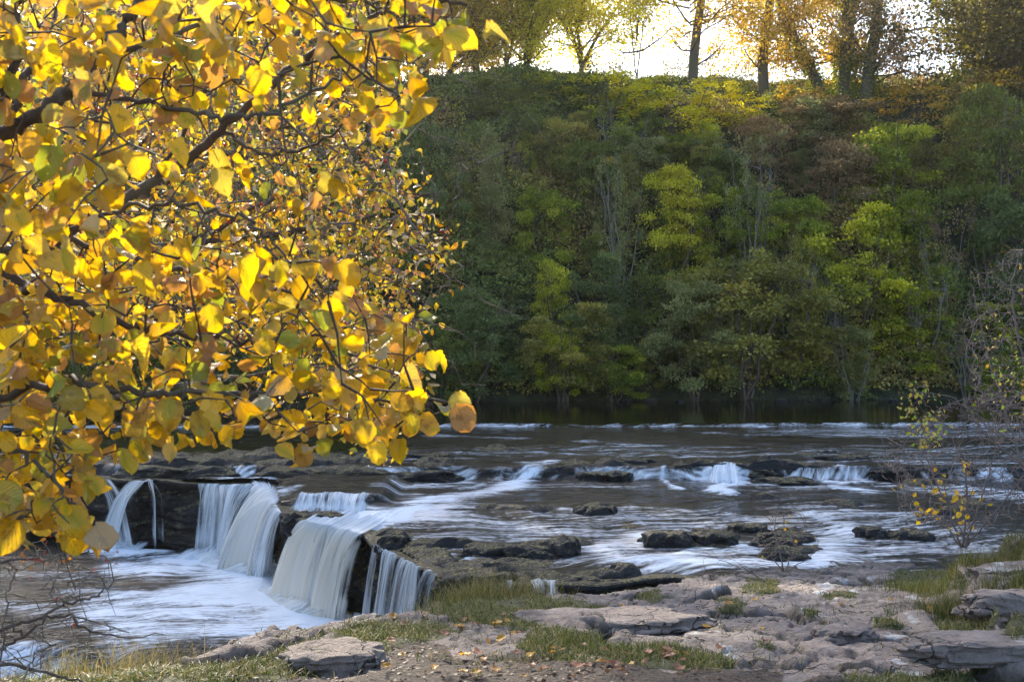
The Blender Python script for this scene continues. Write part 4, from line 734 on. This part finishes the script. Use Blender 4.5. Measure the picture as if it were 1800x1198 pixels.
bush('trailing_twig', 'bare trailing twig lying leftwards over the rapid beside the sapling', [([(1345, 1022, 11.3), (1310, 1000, 11.2), (1270, 985, 11.1), (1235, 968, 11.1)], .006, .002), ([(1345, 1022, 11.3), (1290, 1010, 11.2), (1230, 1005, 11.1)], .005, .0015)],
 [(1230, 1015), (1220, 960), (1300, 985), (1330, 1010)], 30, 11.2, .1, .002, M['twig'], 0, seed=305)
bush('bare_lichened_branches', 'bare dark crooked branches low in the left corner over the pool', [([(-260, 1180, 3.6), (-40, 1120, 3.5), (60, 1090, 3.5), (120, 1085, 3.5), (180, 1115, 3.5), (290, 1115, 3.6)], .010, .002), ([(-260, 1200, 3.6), (-40, 1150, 3.4), (40, 1120, 3.4), (110, 1060, 3.4), (165, 1050, 3.4), (200, 1020, 3.4)], .009, .002),
  ([(-260, 1000, 3.6), (-20, 990, 3.6), (80, 980, 3.6), (150, 965, 3.6), (200, 985, 3.6)], .007, .002), ([(-240, 1220, 3.4), (-20, 1170, 3.3), (80, 1180, 3.3), (150, 1200, 3.3)], .010, .003), ([(40, 1120, 3.4), (10, 1060, 3.4), (30, 1000, 3.4)], .005, .002)],
 [(-60, 1200), (-60, 950), (130, 945), (210, 980), (200, 1050), (230, 1110), (160, 1150), (60, 1200)], 190, 3.5, .22, .0014, M['twig_lichen'], 40, (.012, .025), np.array([[.35, .06, .03], [.45, .2, .05]]), lambda x, y: np.exp(-((y-970)/25)**2)+.01, 306, amp=.12)
# ------------------------------------------------------------------ far trees
def crown_mesh(lobes, n, size, g, nrm_up=.35, inner=.6, sparse=0):
    """leaf faces gathered in sprays over the shells of many small lobes"""
    wt = np.array([l[3]*l[4]+l[4]*l[5] for l in lobes]); wt /= wt.sum(); ns = max(20, n//12); li = g.choice(len(lobes), ns, p=wt); Lb = np.array(lobes)[li]
    v = g.normal(0, 1, (ns, 3)); v[:, 2] = np.where(g.random(ns) < .6, np.abs(v[:, 2]), v[:, 2]); v /= np.linalg.norm(v, axis=1, keepdims=True); r = inner+(1-inner)*g.random((ns, 1))**.6
    c_ = Lb[:, :3]+v*r*Lb[:, 3:6]*(1+.12*g.normal(0, 1, (ns, 1))); lt = g.normal(0, .17, len(lobes))[li]
    idx = np.repeat(np.arange(ns), 12); m = len(idx); sp = size*1.25
    pos = c_[idx]+g.normal(0, 1, (m, 3))*sp*np.array([1, 1, .45]); D = v[idx]*.7+g.normal(0, .55, (m, 3))+(0, 0, -.25); Nn = np.array([0, 0, nrm_up+.6])+v[idx]*.5+g.normal(0, .4, (m, 3))
    tint = np.clip(.45+lt[idx]+.13*g.normal(0, 1, ns)[idx]+.16*g.normal(0, 1, m), 0, 1); col = np.stack([tint]*3, -1)
    V, F, UV, Cc = place_leaves([QUAD], pos, D, Nn, size*g.uniform(.6, 1.4, m), col, g); return V, F, Cc
def make_shrub(kind, seed):
    """unit-sized: 1 m high, 1 m wide, scaled on placement (leaf size given for a 5 m plant)"""
    g = rng(seed); r_ = thing('shrub', (0, 0, -50), None, None); lobes = []; t_ = Tubes()
    if kind == 'round':
        for i in range(46):
            a = g.uniform(0, 6.28); z = g.uniform(.15, .92); rr = (.10+.34*g.random()**.5)*math.sqrt(max(.08, 1-(abs(z-.45)*1.75)**2)); q = g.uniform(.055, .12); lobes.append((rr*math.cos(a), rr*math.sin(a), z, q, q, q*g.uniform(.35, .6)))
    elif kind == 'cone':
        for i in range(44): z = g.random()**1.3*.9+.06; rr = (.38*(1-z)+.02)*g.random()**.5; a = g.uniform(0, 6.28); q = g.uniform(.05, .10); lobes.append((rr*math.cos(a), rr*math.sin(a), z, q, q, .06))
    elif kind == 'layer':
        for i in range(48): a = g.uniform(0, 6.28); z = g.uniform(.08, .96); rr = g.uniform(.04, .46)*(1.1-.5*z); q = g.uniform(.06, .14); lobes.append((rr*math.cos(a), rr*math.sin(a), z-.22*rr, q, q, g.uniform(.025, .05)))
    elif kind == 'wisp':
        for i in range(40): a = g.uniform(0, 6.28); rr = g.uniform(.0, .44); z = g.uniform(.2, .97); lobes.append((rr*math.cos(a), rr*math.sin(a), z, .05, .05, g.uniform(.05, .10)))
    elif kind == 'airy':
        for i in range(40): a = g.uniform(0, 6.28); z = g.uniform(.1, .97); rr = (.45*g.random()**.5)*math.sqrt(max(.1, 1-(abs(z-.45)*1.7)**2)); q = g.uniform(.04, .10); lobes.append((rr*math.cos(a), rr*math.sin(a), z, q, q, q*.5))
    n = {'round': 13000, 'cone': 11000, 'layer': 12000, 'wisp': 3800, 'airy': 2600}[kind]
    V, F, Cc = crown_mesh(lobes, n, {'wisp': .017, 'airy': .03}.get(kind, .021), g, inner=.6)
    nst = {'round': 5, 'cone': 1, 'layer': 3, 'wisp': 9, 'airy': 5}[kind]
    for i in range(nst):
        a = g.uniform(0, 6.28); p = wob((0, 0, -.08), (.3*math.cos(a)*(nst > 1), .3*math.sin(a)*(nst > 1), g.uniform(.7, .98)), 8, .018, g); t_.add(p, np.linspace((.014 if nst < 5 else .012), .002, 8), 5)
        for j in range(6): b = p[g.integers(2, 7)]; e = b+np.array([g.normal(0, .14), g.normal(0, .14), g.uniform(.02, .18)]); t_.add(wob(b, e, 4, .05, g), np.linspace(.004, .001, 4), 3)
    t_.obj('stem', M['bark_far'] if kind != 'wisp' else M['bark_pale'], r_); mesh_obj('crown', V, F, CR['green'], r_, attrs={'col': Cc}, smooth=False)
    return r_
SH = {}
for i, kd in enumerate(['round', 'round', 'round', 'cone', 'layer', 'layer', 'wisp', 'wisp', 'airy', 'airy']): SH.setdefault(kd, []).append(make_shrub(kd, 40+i))
cnt_s = [0]
def put_shrub(kind, px, yb, yt, wpx, colr, label, name='shrub', cat='shrub', fwd=1.0):
    cnt_s[0] += 1; i = cnt_s[0]; p = hill_hit(px, yb); d = p[1]-fwd; p = P(px, yb, d); p[2] = float(hill_h(np.array([p[0]]), np.array([d]))[0]); top = CAMZ-(yt-599)/FPX*d
    h = top-p[2]; wd = wpx/FPX*d*1.08; src = SH[kind][i % len(SH[kind])]
    c_ = copy_tree(src, (p[0], p[1], p[2]), (i*2.399) % 6.28, (wd, wd, max(h, 1.0)), {'crown': CR[colr]}); c_.name = name; tag(c_, label, cat, 'trees and shrubs on the far bank'); return c_
SHR = [
 ('cone', 862, 470, 232, 125, 'grey', 'tall pointed grey-green tree left of centre on the far bank', 'pointed_tree'),
 ('round', 740, 470, 200, 170, 'blue', 'dark blue-green tree right behind the golden foreground leaves'), ('layer', 980, 330, 205, 130, 'olive', 'yellow-brown tree with flat drooping sprays above the pointed tree'),
 ('airy', 1070, 196, 128, 170, 'glow', 'sunlit yellow-green shrub on the ridge below the round golden tree'), ('airy', 965, 190, 125, 130, 'lime', 'green shrub on the ridge left of the sunlit one'), ('airy', 1195, 222, 150, 180, 'glow', 'sunlit lime shrub under the bare-trunked tree'), ('airy', 1135, 200, 140, 120, 'lime', 'olive shrub between the two sunlit ridge shrubs'), ('airy', 1290, 215, 152, 130, 'glow', 'yellow shrub under the second tall trunk'),
 ('layer', 1340, 330, 205, 140, 'copper', 'copper-brown tree below the second tall trunk'), ('round', 1450, 270, 165, 200, 'copper', 'copper-leaved tree at the feet of the ivy-clad trunks'), ('layer', 1480, 420, 245, 190, 'copper', 'second copper tree lower down, in front of the green one'), ('airy', 1590, 215, 148, 150, 'gold', 'rusty gold shrub on the right part of the ridge'),
 ('layer', 1560, 430, 215, 190, 'green', 'fresh green tree spreading right of the copper trees'), ('layer', 1620, 500, 330, 130, 'green', 'green tree below and right of the fresh green one'), ('round', 1500, 590, 345, 215, 'lime', 'brightest yellow-green tree of the right half of the bank'), ('layer', 1590, 610, 490, 170, 'lime', 'low yellow-green boughs reaching right over the dark hollow'),
 ('layer', 1190, 480, 290, 150, 'yellow', 'yellow-green layered tree in the middle of the bank'), ('round', 1260, 460, 300, 110, 'green', 'green shrub right of the yellow-green layered tree'), ('round', 1390, 500, 330, 150, 'green', 'mid-green tree left of the brightest tree'), ('wisp', 1090, 500, 260, 130, 'grey', 'wispy thin-stemmed grey tree in the middle of the bank'), ('wisp', 1320, 500, 240, 130, 'grey', 'wispy pale-stemmed tree above the big grey-green bush'),
 ('round', 1310, 680, 430, 290, 'olive', 'big rounded grey-green bush overhanging the water'), ('round', 1220, 690, 480, 170, 'grey', 'greyish bush leaning on the left of the big rounded one'), ('wisp', 1400, 660, 400, 120, 'olive', 'thin olive tree between the big bush and the brightest tree'),
 ('layer', 830, 690, 505, 190, 'blue', 'dark layered tree with drooping feathery sprays near the water'), ('round', 770, 700, 560, 130, 'dark', 'dark shrub by the water at the edge of the golden leaves'), ('layer', 970, 620, 455, 100, 'lime', 'small yellowish tree beside the brown hollow'), ('round', 985, 690, 570, 90, 'lime', 'small yellow shrub low by the water'),
 ('round', 1080, 695, 600, 130, 'green', 'low bright green shrub by the water'), ('round', 1050, 620, 440, 150, 'blue', 'dark blue-green shrub above the low bright one'), ('round', 960, 470, 320, 130, 'green', 'green tree right of the pointed tree'), ('round', 1150, 640, 470, 120, 'dark', 'dark tree in the lower middle of the bank'),
 ('wisp', 1660, 560, 370, 120, 'twig', 'leafless brown thicket on the right of the bank'), ('layer', 1760, 560, 330, 170, 'blue', 'dark green tree behind the briar tangle'), ('layer', 1740, 440, 150, 200, 'dark', 'dark green tree below the big crown at top right'), ('round', 1660, 330, 190, 120, 'olive', 'olive tree right of the rusty gold shrub'),
 ('airy', 1780, 230, 120, 160, 'gold', 'golden-green shrub at the right end of the ridge'), ('wisp', 1500, 690, 590, 110, 'olive', 'sparse shrub at the water below the brightest tree'), ('wisp', 1700, 680, 560, 110, 'twig', 'brown twiggy shrub by the water at the right'), ('round', 1760, 690, 620, 120, 'green', 'low green shrub by the water behind the briar'),
 ('round', 1040, 400, 240, 140, 'dark', 'deep green tree below the flat-sprayed one'), ('round', 1120, 330, 215, 120, 'grey', 'grey-green tree below the olive ridge shrub'), ('round', 1230, 330, 230, 120, 'olive', 'olive-green tree below the sunlit lime shrub'), ('airy', 1410, 210, 148, 120, 'gold', 'small golden shrub between the tall trunks'), ('round', 880, 200, 135, 100, 'dark', 'dark bush on the shaded part of the ridge'),
 ('round', 680, 380, 150, 160, 'dark', 'dark green tree behind the hawthorn twigs'), ('round', 600, 560, 300, 200, 'dark', 'dark tree hidden mostly behind the golden leaves'), ('round', 450, 690, 480, 220, 'blue', 'blue-green bush seen through the gap in the leaves'), ('round', 250, 720, 560, 220, 'green', 'green bush by the far water seen under the leaves'), ('round', 60, 730, 520, 240, 'dark', 'dark bush at the far left seen through the leaves'), ('layer', 620, 700, 590, 150, 'green', 'low green bush behind the lowest hawthorn twigs')]
for t_ in SHR: put_shrub(*t_[:7], name=('tree' if ' tree ' in t_[6]+' ' else 'shrub'), cat=('tree' if ' tree ' in t_[6]+' ' else 'shrub'))
gf = rng(4040)
for i in range(40):                                                       # the nameless fill between them
    px = gf.uniform(700, 1800); yb = gf.uniform(250, 690); hh = gf.uniform(60, 150)*(.7+.5*yb/690)
    c_ = put_shrub(['round', 'layer', 'round', 'wisp', 'layer'][i % 5], px, yb, yb-hh, hh*gf.uniform(.7, 1.2), ['green', 'dark', 'olive', 'grey', 'green', 'blue', 'olive', 'lime'][gf.integers(0, 8)], 'plain green or olive shrub merging into the dense growth of the far slope'); c_['group'] = 'shrubs merging into the far slope'
for kd in SH:
    for r_ in SH[kd]:
        for ch in list(r_.children): bpy.data.objects.remove(ch)
        bpy.data.objects.remove(r_)
# undergrowth: one mass of ivy, brambles and saplings over the slope
g = rng(909)
def undergrowth(n, s0, s1, size, x0, x1):
    out = []; xx = g.uniform(x0, x1, n*3); ss_ = g.uniform(s0, s1, n*3)
    wl = np.interp(xx, [p[0] for p in FARW], [p[1] for p in FARW]); yy = wl+ss_*1.06; sp = fbm(xx*.28, yy*.28, 0, 501, 3); kp = g.random(n*3) < .10+ss(.35, .62, sp+.3*(fbm(xx*1.1, yy*1.1, 0, 502)-.5)); xx, yy, sp = xx[kp][:n], yy[kp][:n], sp[kp][:n]
    zz = hill_h(xx, yy); th = np.clip(.2+6.0*(sp-.35), .15, 2.4)*(1-.8*ss(14, 18, ss_[kp][:n]))*ss(-1, 6, yy-np.interp(xx, [p[0] for p in FARW], [p[1] for p in FARW])+1.5); up = th*g.random(len(xx))**.5
    idx = np.repeat(np.arange(len(xx)), 9); m = len(idx); pos = np.stack([xx, yy-up*.5, zz+up+.1], -1)[idx]+g.normal(0, 1, (m, 3))*np.array([.2, .2, .09])
    D = g.normal(0, .7, (m, 3))+(0, -.4, -.3); Nn = g.normal(0, .5, (m, 3))+(0, -.5, .8); sel = fbm(pos[:, 0]*.22, pos[:, 2]*.3, pos[:, 1]*.1, 503, 3)+g.normal(0, .05, m)
    A = np.array([1.9, 1.75, 1.35])*np.array([[.06, .08, .025], [.11, .14, .03], [.08, .11, .04], [.22, .21, .04], [.20, .14, .07], [.15, .16, .06]]); k_ = np.clip(((sel-.28)/.44*6).astype(int), 0, 5); col = A[k_]*g.uniform(.5, 1.5, (m, 1))
    return place_leaves([QUAD], pos, D, Nn, size*g.uniform(.6, 1.4, m), col, g)
V, F, UV, Cc = undergrowth(32000, .3, 24, .15, -27, 30)
xx = g.uniform(-30, 34, 900); wl = np.interp(xx, [p[0] for p in FARW], [p[1] for p in FARW]); yy = (wl+g.uniform(20, 25, 900)*1.06); zz = hill_h(xx, yy); hh = .2+2.2*ss(.45, .75, fbm(xx*.55, yy*.2, 0, 515, 3)); idx = np.repeat(np.arange(900), 26); m = len(idx)
pos = np.stack([xx, yy, zz], -1)[idx]+g.normal(0, 1, (m, 3))*(.35, .35, 0)+np.stack([0*idx, 0*idx, hh[idx]*g.random(m)**1.3], -1); A2 = np.array([[.30, .28, .05], [.20, .20, .04], [.34, .24, .06], [.14, .15, .05]])
V2, F2, U2, C2 = place_leaves([QUAD], pos, g.normal(0, .7, (m, 3))+(0, 0, .2), g.normal(0, .7, (m, 3))+(0, -.2, .5), .15*g.uniform(.6, 1.4, m), A2[g.integers(0, 4, 900)[idx]]*g.uniform(.6, 1.3, (m, 1)), g)
F = np.concatenate([F, F2+len(V)]); V = np.concatenate([V, V2]); Cc = np.concatenate([Cc, C2])
k = N('undergrowth_leaf'); cl = k.attr('col', 'Color'); M['under'] = k.end(k.n('ShaderNodeMixShader', {0: .35, 1: k.n('ShaderNodeBsdfPrincipled', {'Base Color': cl, 'Roughness': .6, 'Specular IOR Level': .3}).outputs[0], 2: k.n('ShaderNodeBsdfTranslucent', {'Color': cl}).outputs[0]}).outputs[0])
o = mesh_obj('undergrowth', V, F, M['under'], attrs={'col': Cc}, smooth=False); tag(o, 'mass of ivy, brambles and saplings covering the far slope', 'undergrowth', kind='stuff')
# ridge trees
def big_tree(px, yb, hgt, rad, lean, colr, n, label, seed, forks=1, ivy=0, r0=.42, spread=.42, bare=.3, dz=0, dd=0, bark='bark_far', name='tree', fork_at=.35, cz=1.0, leaf=.17, low=9, lowr=1.0):
    g = rng(seed); p = hill_hit(px, yb) if yb else None
    if p is None: p = np.array([px, 70.0, 0])
    base = np.array([p[0], p[1]+dd, 0]); base[2] = float(hill_h(base[:1], base[1:2])[0])-.2+dz; root = thing(name, base, label, 'tree', 'tall trees along the ridge'); tb = Tubes(); tips = []; iv = []
    def grow_b(p0, dirv, L, r, lev):
        n_ = 7; pts = [np.array(p0)]; d = np.array(dirv, float)
        for i in range(n_): d = d+g.normal(0, .09+.03*lev, 3)+(0, 0, .05); d /= np.linalg.norm(d); pts.append(pts[-1]+d*L/n_)
        pts = np.array(pts); rr = np.linspace(r, r*(.45 if lev < 3 else .2), n_+1); tb.add(pts, rr, 9 if lev == 0 else 5)
        if lev < 2: iv.append((pts, rr))
        if lev >= 2: tips.extend(pts[3:])
        if lev < 4:
            nb = {0: 7, 1: 5, 2: 4, 3: 3}[lev]
            for j in range(nb):
                t = g.uniform(bare if lev == 0 else .25, 1.0); i = min(n_, int(t*n_)); a = g.uniform(0, 6.28); ax = np.cross(d, (math.cos(a), math.sin(a), .2)); ax /= np.linalg.norm(ax)
                e = (pts[min(i+1, n_)]-pts[max(i-1, 0)]); e /= np.linalg.norm(e); grow_b(pts[i], e*.55+ax*.8+(0, 0, .18), L*g.uniform(.42, .62), rr[i]*.55, lev+1)
    d0 = np.array([lean, g.normal(0, .03), 1.0]); d0 /= np.linalg.norm(d0)
    if forks > 1:
        L0 = hgt*fork_at; e = d0*L0; q = wob((0, 0, 0), e, 5, .01, g); tb.add(q, np.linspace(r0, r0*.85, 5), 10); iv.append((q, np.linspace(r0, r0*.85, 5)))
        for f in range(forks): a = (f-(forks-1)/2)*.42; grow_b(e, d0+(a, g.normal(0, .1), 0), hgt-L0, r0*.65, 0)
    else: grow_b((0, 0, 0), d0, hgt*.95, r0, 0)
    for j in range(low):
        z0 = g.uniform(1.2, 6.5); a = g.uniform(0, 6.28); p0 = d0*z0/d0[2]; grow_b(p0, (math.cos(a), math.sin(a), .25), g.uniform(1.6, 3.6)*lowr, .07, 2)
    tb.obj('trunk', M[bark], root)
    tips = np.array(tips); ns = n//12; lowt = tips[tips[:, 2] < 9]; pk = g.random(ns) < .45
    c_ = np.where(pk[:, None], lowt[g.integers(0, max(1, len(lowt)), ns)], tips[g.integers(0, len(tips), ns)])+g.normal(0, .35, (ns, 3)); idx = np.repeat(np.arange(ns), 12); m = len(idx)
    pos = c_[idx]+g.normal(0, 1, (m, 3))*np.array([.38, .38, .2]); tint = np.clip(.5+.2*g.normal(0, 1, ns)[idx]+.22*g.normal(0, 1, m), 0, 1)
    V, F, UV, Cc = place_leaves([QUAD], pos, g.normal(0, .7, (m, 3))+(0, 0, -.3), g.normal(0, .6, (m, 3))+(0, 0, .7), leaf*g.uniform(.6, 1.4, m), np.stack([tint]*3, -1), g)
    mesh_obj('crown', V, F, CR[colr], root, attrs={'col': Cc}, smooth=False)
    if ivy:
        P_, D_ = [], []
        for pts, rr in iv[:4+forks]:
            for i in range(len(pts)-1):
                k_ = int(ivy*260); t = g.random((k_, 1)); c_ = pts[i]*(1-t)+pts[i+1]*t; a = g.uniform(0, 6.28, k_); o_ = np.stack([np.cos(a), np.sin(a), 0*a], -1); th = .12+.35*(fbm(c_[:, 2]*.6, a, 0, seed)); P_.append(c_+o_*(rr[i]+th*g.random(k_))[:, None]); D_.append(o_)
        P_ = np.concatenate(P_); D_ = np.concatenate(D_); m = len(P_); tint = np.clip(.4+.25*g.normal(0, 1, m), 0, 1)
        V, F, UV, Cc = place_leaves([QUAD], P_, D_+g.normal(0, .4, (m, 3))+(0, 0, -.5), D_+g.normal(0, .5, (m, 3)), .17*g.uniform(.6, 1.3, m), np.stack([tint]*3, -1), g)
        mesh_obj('ivy', V, F, CR['green'], root, attrs={'col': Cc}, smooth=False)
    return root
big_tree(1217, 152, 15, 5, -.03, 'gold', 8000, 'bare-trunked ridge tree standing alone against the bright sky', 1, r0=.36, bare=.5, low=14, lowr=1.4)
big_tree(1343, 168, 17, 5, .0, 'gold', 12000, 'straight tall ridge tree with golden leaves left of its trunk', 2, r0=.38, bare=.5, low=12)
big_tree(1450, 175, 16, 4, -.16, 'gold', 11000, 'ivy-clad ridge tree leaning left', 3, ivy=1.3, r0=.36, bare=.45, low=10)
big_tree(1484, 172, 17, 5, .02, 'gold', 8000, 'ivy-clad forked ridge tree, the middle one of the ivied three', 4, forks=2, ivy=1.4, r0=.42, bare=.45, fork_at=.24)
big_tree(1522, 178, 16, 5, .20, 'copper', 12000, 'ivy-clad ridge tree leaning right', 5, ivy=1.5, r0=.42, bare=.45, low=14)
big_tree(1022, 138, 8.5, 3, 0, 'glow', 21000, 'small round sunlit tree on the ridge beside the open sky', 6, forks=3, r0=.20, bare=.15, fork_at=.16, leaf=.14, low=16, lowr=.7)
big_tree(925, 128, 11, 3, 0, 'glow', 20000, 'leafy ridge tree left of the small round one', 7, ivy=.8, r0=.25, bare=.2, low=26, lowr=1.1)
big_tree(888, 128, 12, 3, .05, 'lime', 16000, 'slim twin-stemmed ridge tree', 8, forks=2, r0=.18, bare=.3, fork_at=.1, low=8)
big_tree(838, 124, 13, 4, -.02, 'gold', 28000, 'leafy golden ridge tree left of the slim twin-stemmed one', 9, forks=2, r0=.28, fork_at=.15, low=26, lowr=1.2)
big_tree(790, 122, 12, 4, .03, 'gold', 18000, 'leafy ridge tree between the thick-trunked one and the golden one', 31, r0=.26, bare=.2, low=26, lowr=1.2)
big_tree(1120, 150, 6, 3, .0, 'glow', 3000, 'thin sunlit sapling left of the bare-trunked tree', 32, forks=2, r0=.08, bare=.3, fork_at=.1, low=6, lowr=.8)
big_tree(742, 122, 18, 6, 0, 'gold', 22000, 'thick-trunked ridge tree right behind the top right golden leaves', 10, r0=.62, bare=.2, leaf=.2, low=18)
big_tree(1850, 175, 15, 7, -.15, 'deep', 100000, 'big dense tree whose crown fills the top right corner', 11, r0=.5, bare=.05, leaf=.23, dd=-2, low=60, lowr=2.3)
big_tree(1800, 150, 9, 5, -.03, 'deep', 60000, 'dense shorter tree under the big crown at the top right', 12, forks=2, r0=.35, bare=.05, fork_at=.12, dd=-1, low=40, lowr=1.7, leaf=.2)
g = rng(66)
for i, (x, dd, hg) in enumerate([(650, 0, 21), (570, 1, 23), (490, -1, 24), (410, 1, 23), (300, 0, 18), (200, 2, 19), (90, 0, 19), (610, 6, 24), (530, 6, 25), (450, 7, 25)]):  # rows and heights shaped to keep direct sun off river and bank
    big_tree(x, 100, hg, 6, g.normal(0, .03), ['olive', 'gold', 'green'][i % 3], 34000, 'tall leafy ridge tree behind the golden foreground leaves', 20+i, r0=.5, bare=.12, dd=dd, leaf=.24, low=14)
# thin volume added for the warm lens-veil glow over the ridge
hv = [(x, y, z) for z in (-5, 52) for x, y in ((-170, -70), (220, -70), (220, 620), (-170, 620))]
k = N('valley_haze'); pv = k.n('ShaderNodeVolumePrincipled', {'Color': c3(1, .93, .80), 'Density': .0005, 'Anisotropy': .72}); k.t.links.new(pv.outputs[0], k.out.inputs['Volume'])
o = mesh_obj('haze', hv, np.array([(0, 3, 2, 1), (4, 5, 6, 7), (0, 1, 5, 4), (1, 2, 6, 5), (2, 3, 7, 6), (3, 0, 4, 7)]), k.m, smooth=False); tag(o, kind='stuff')
print('objects', len(bpy.data.objects))
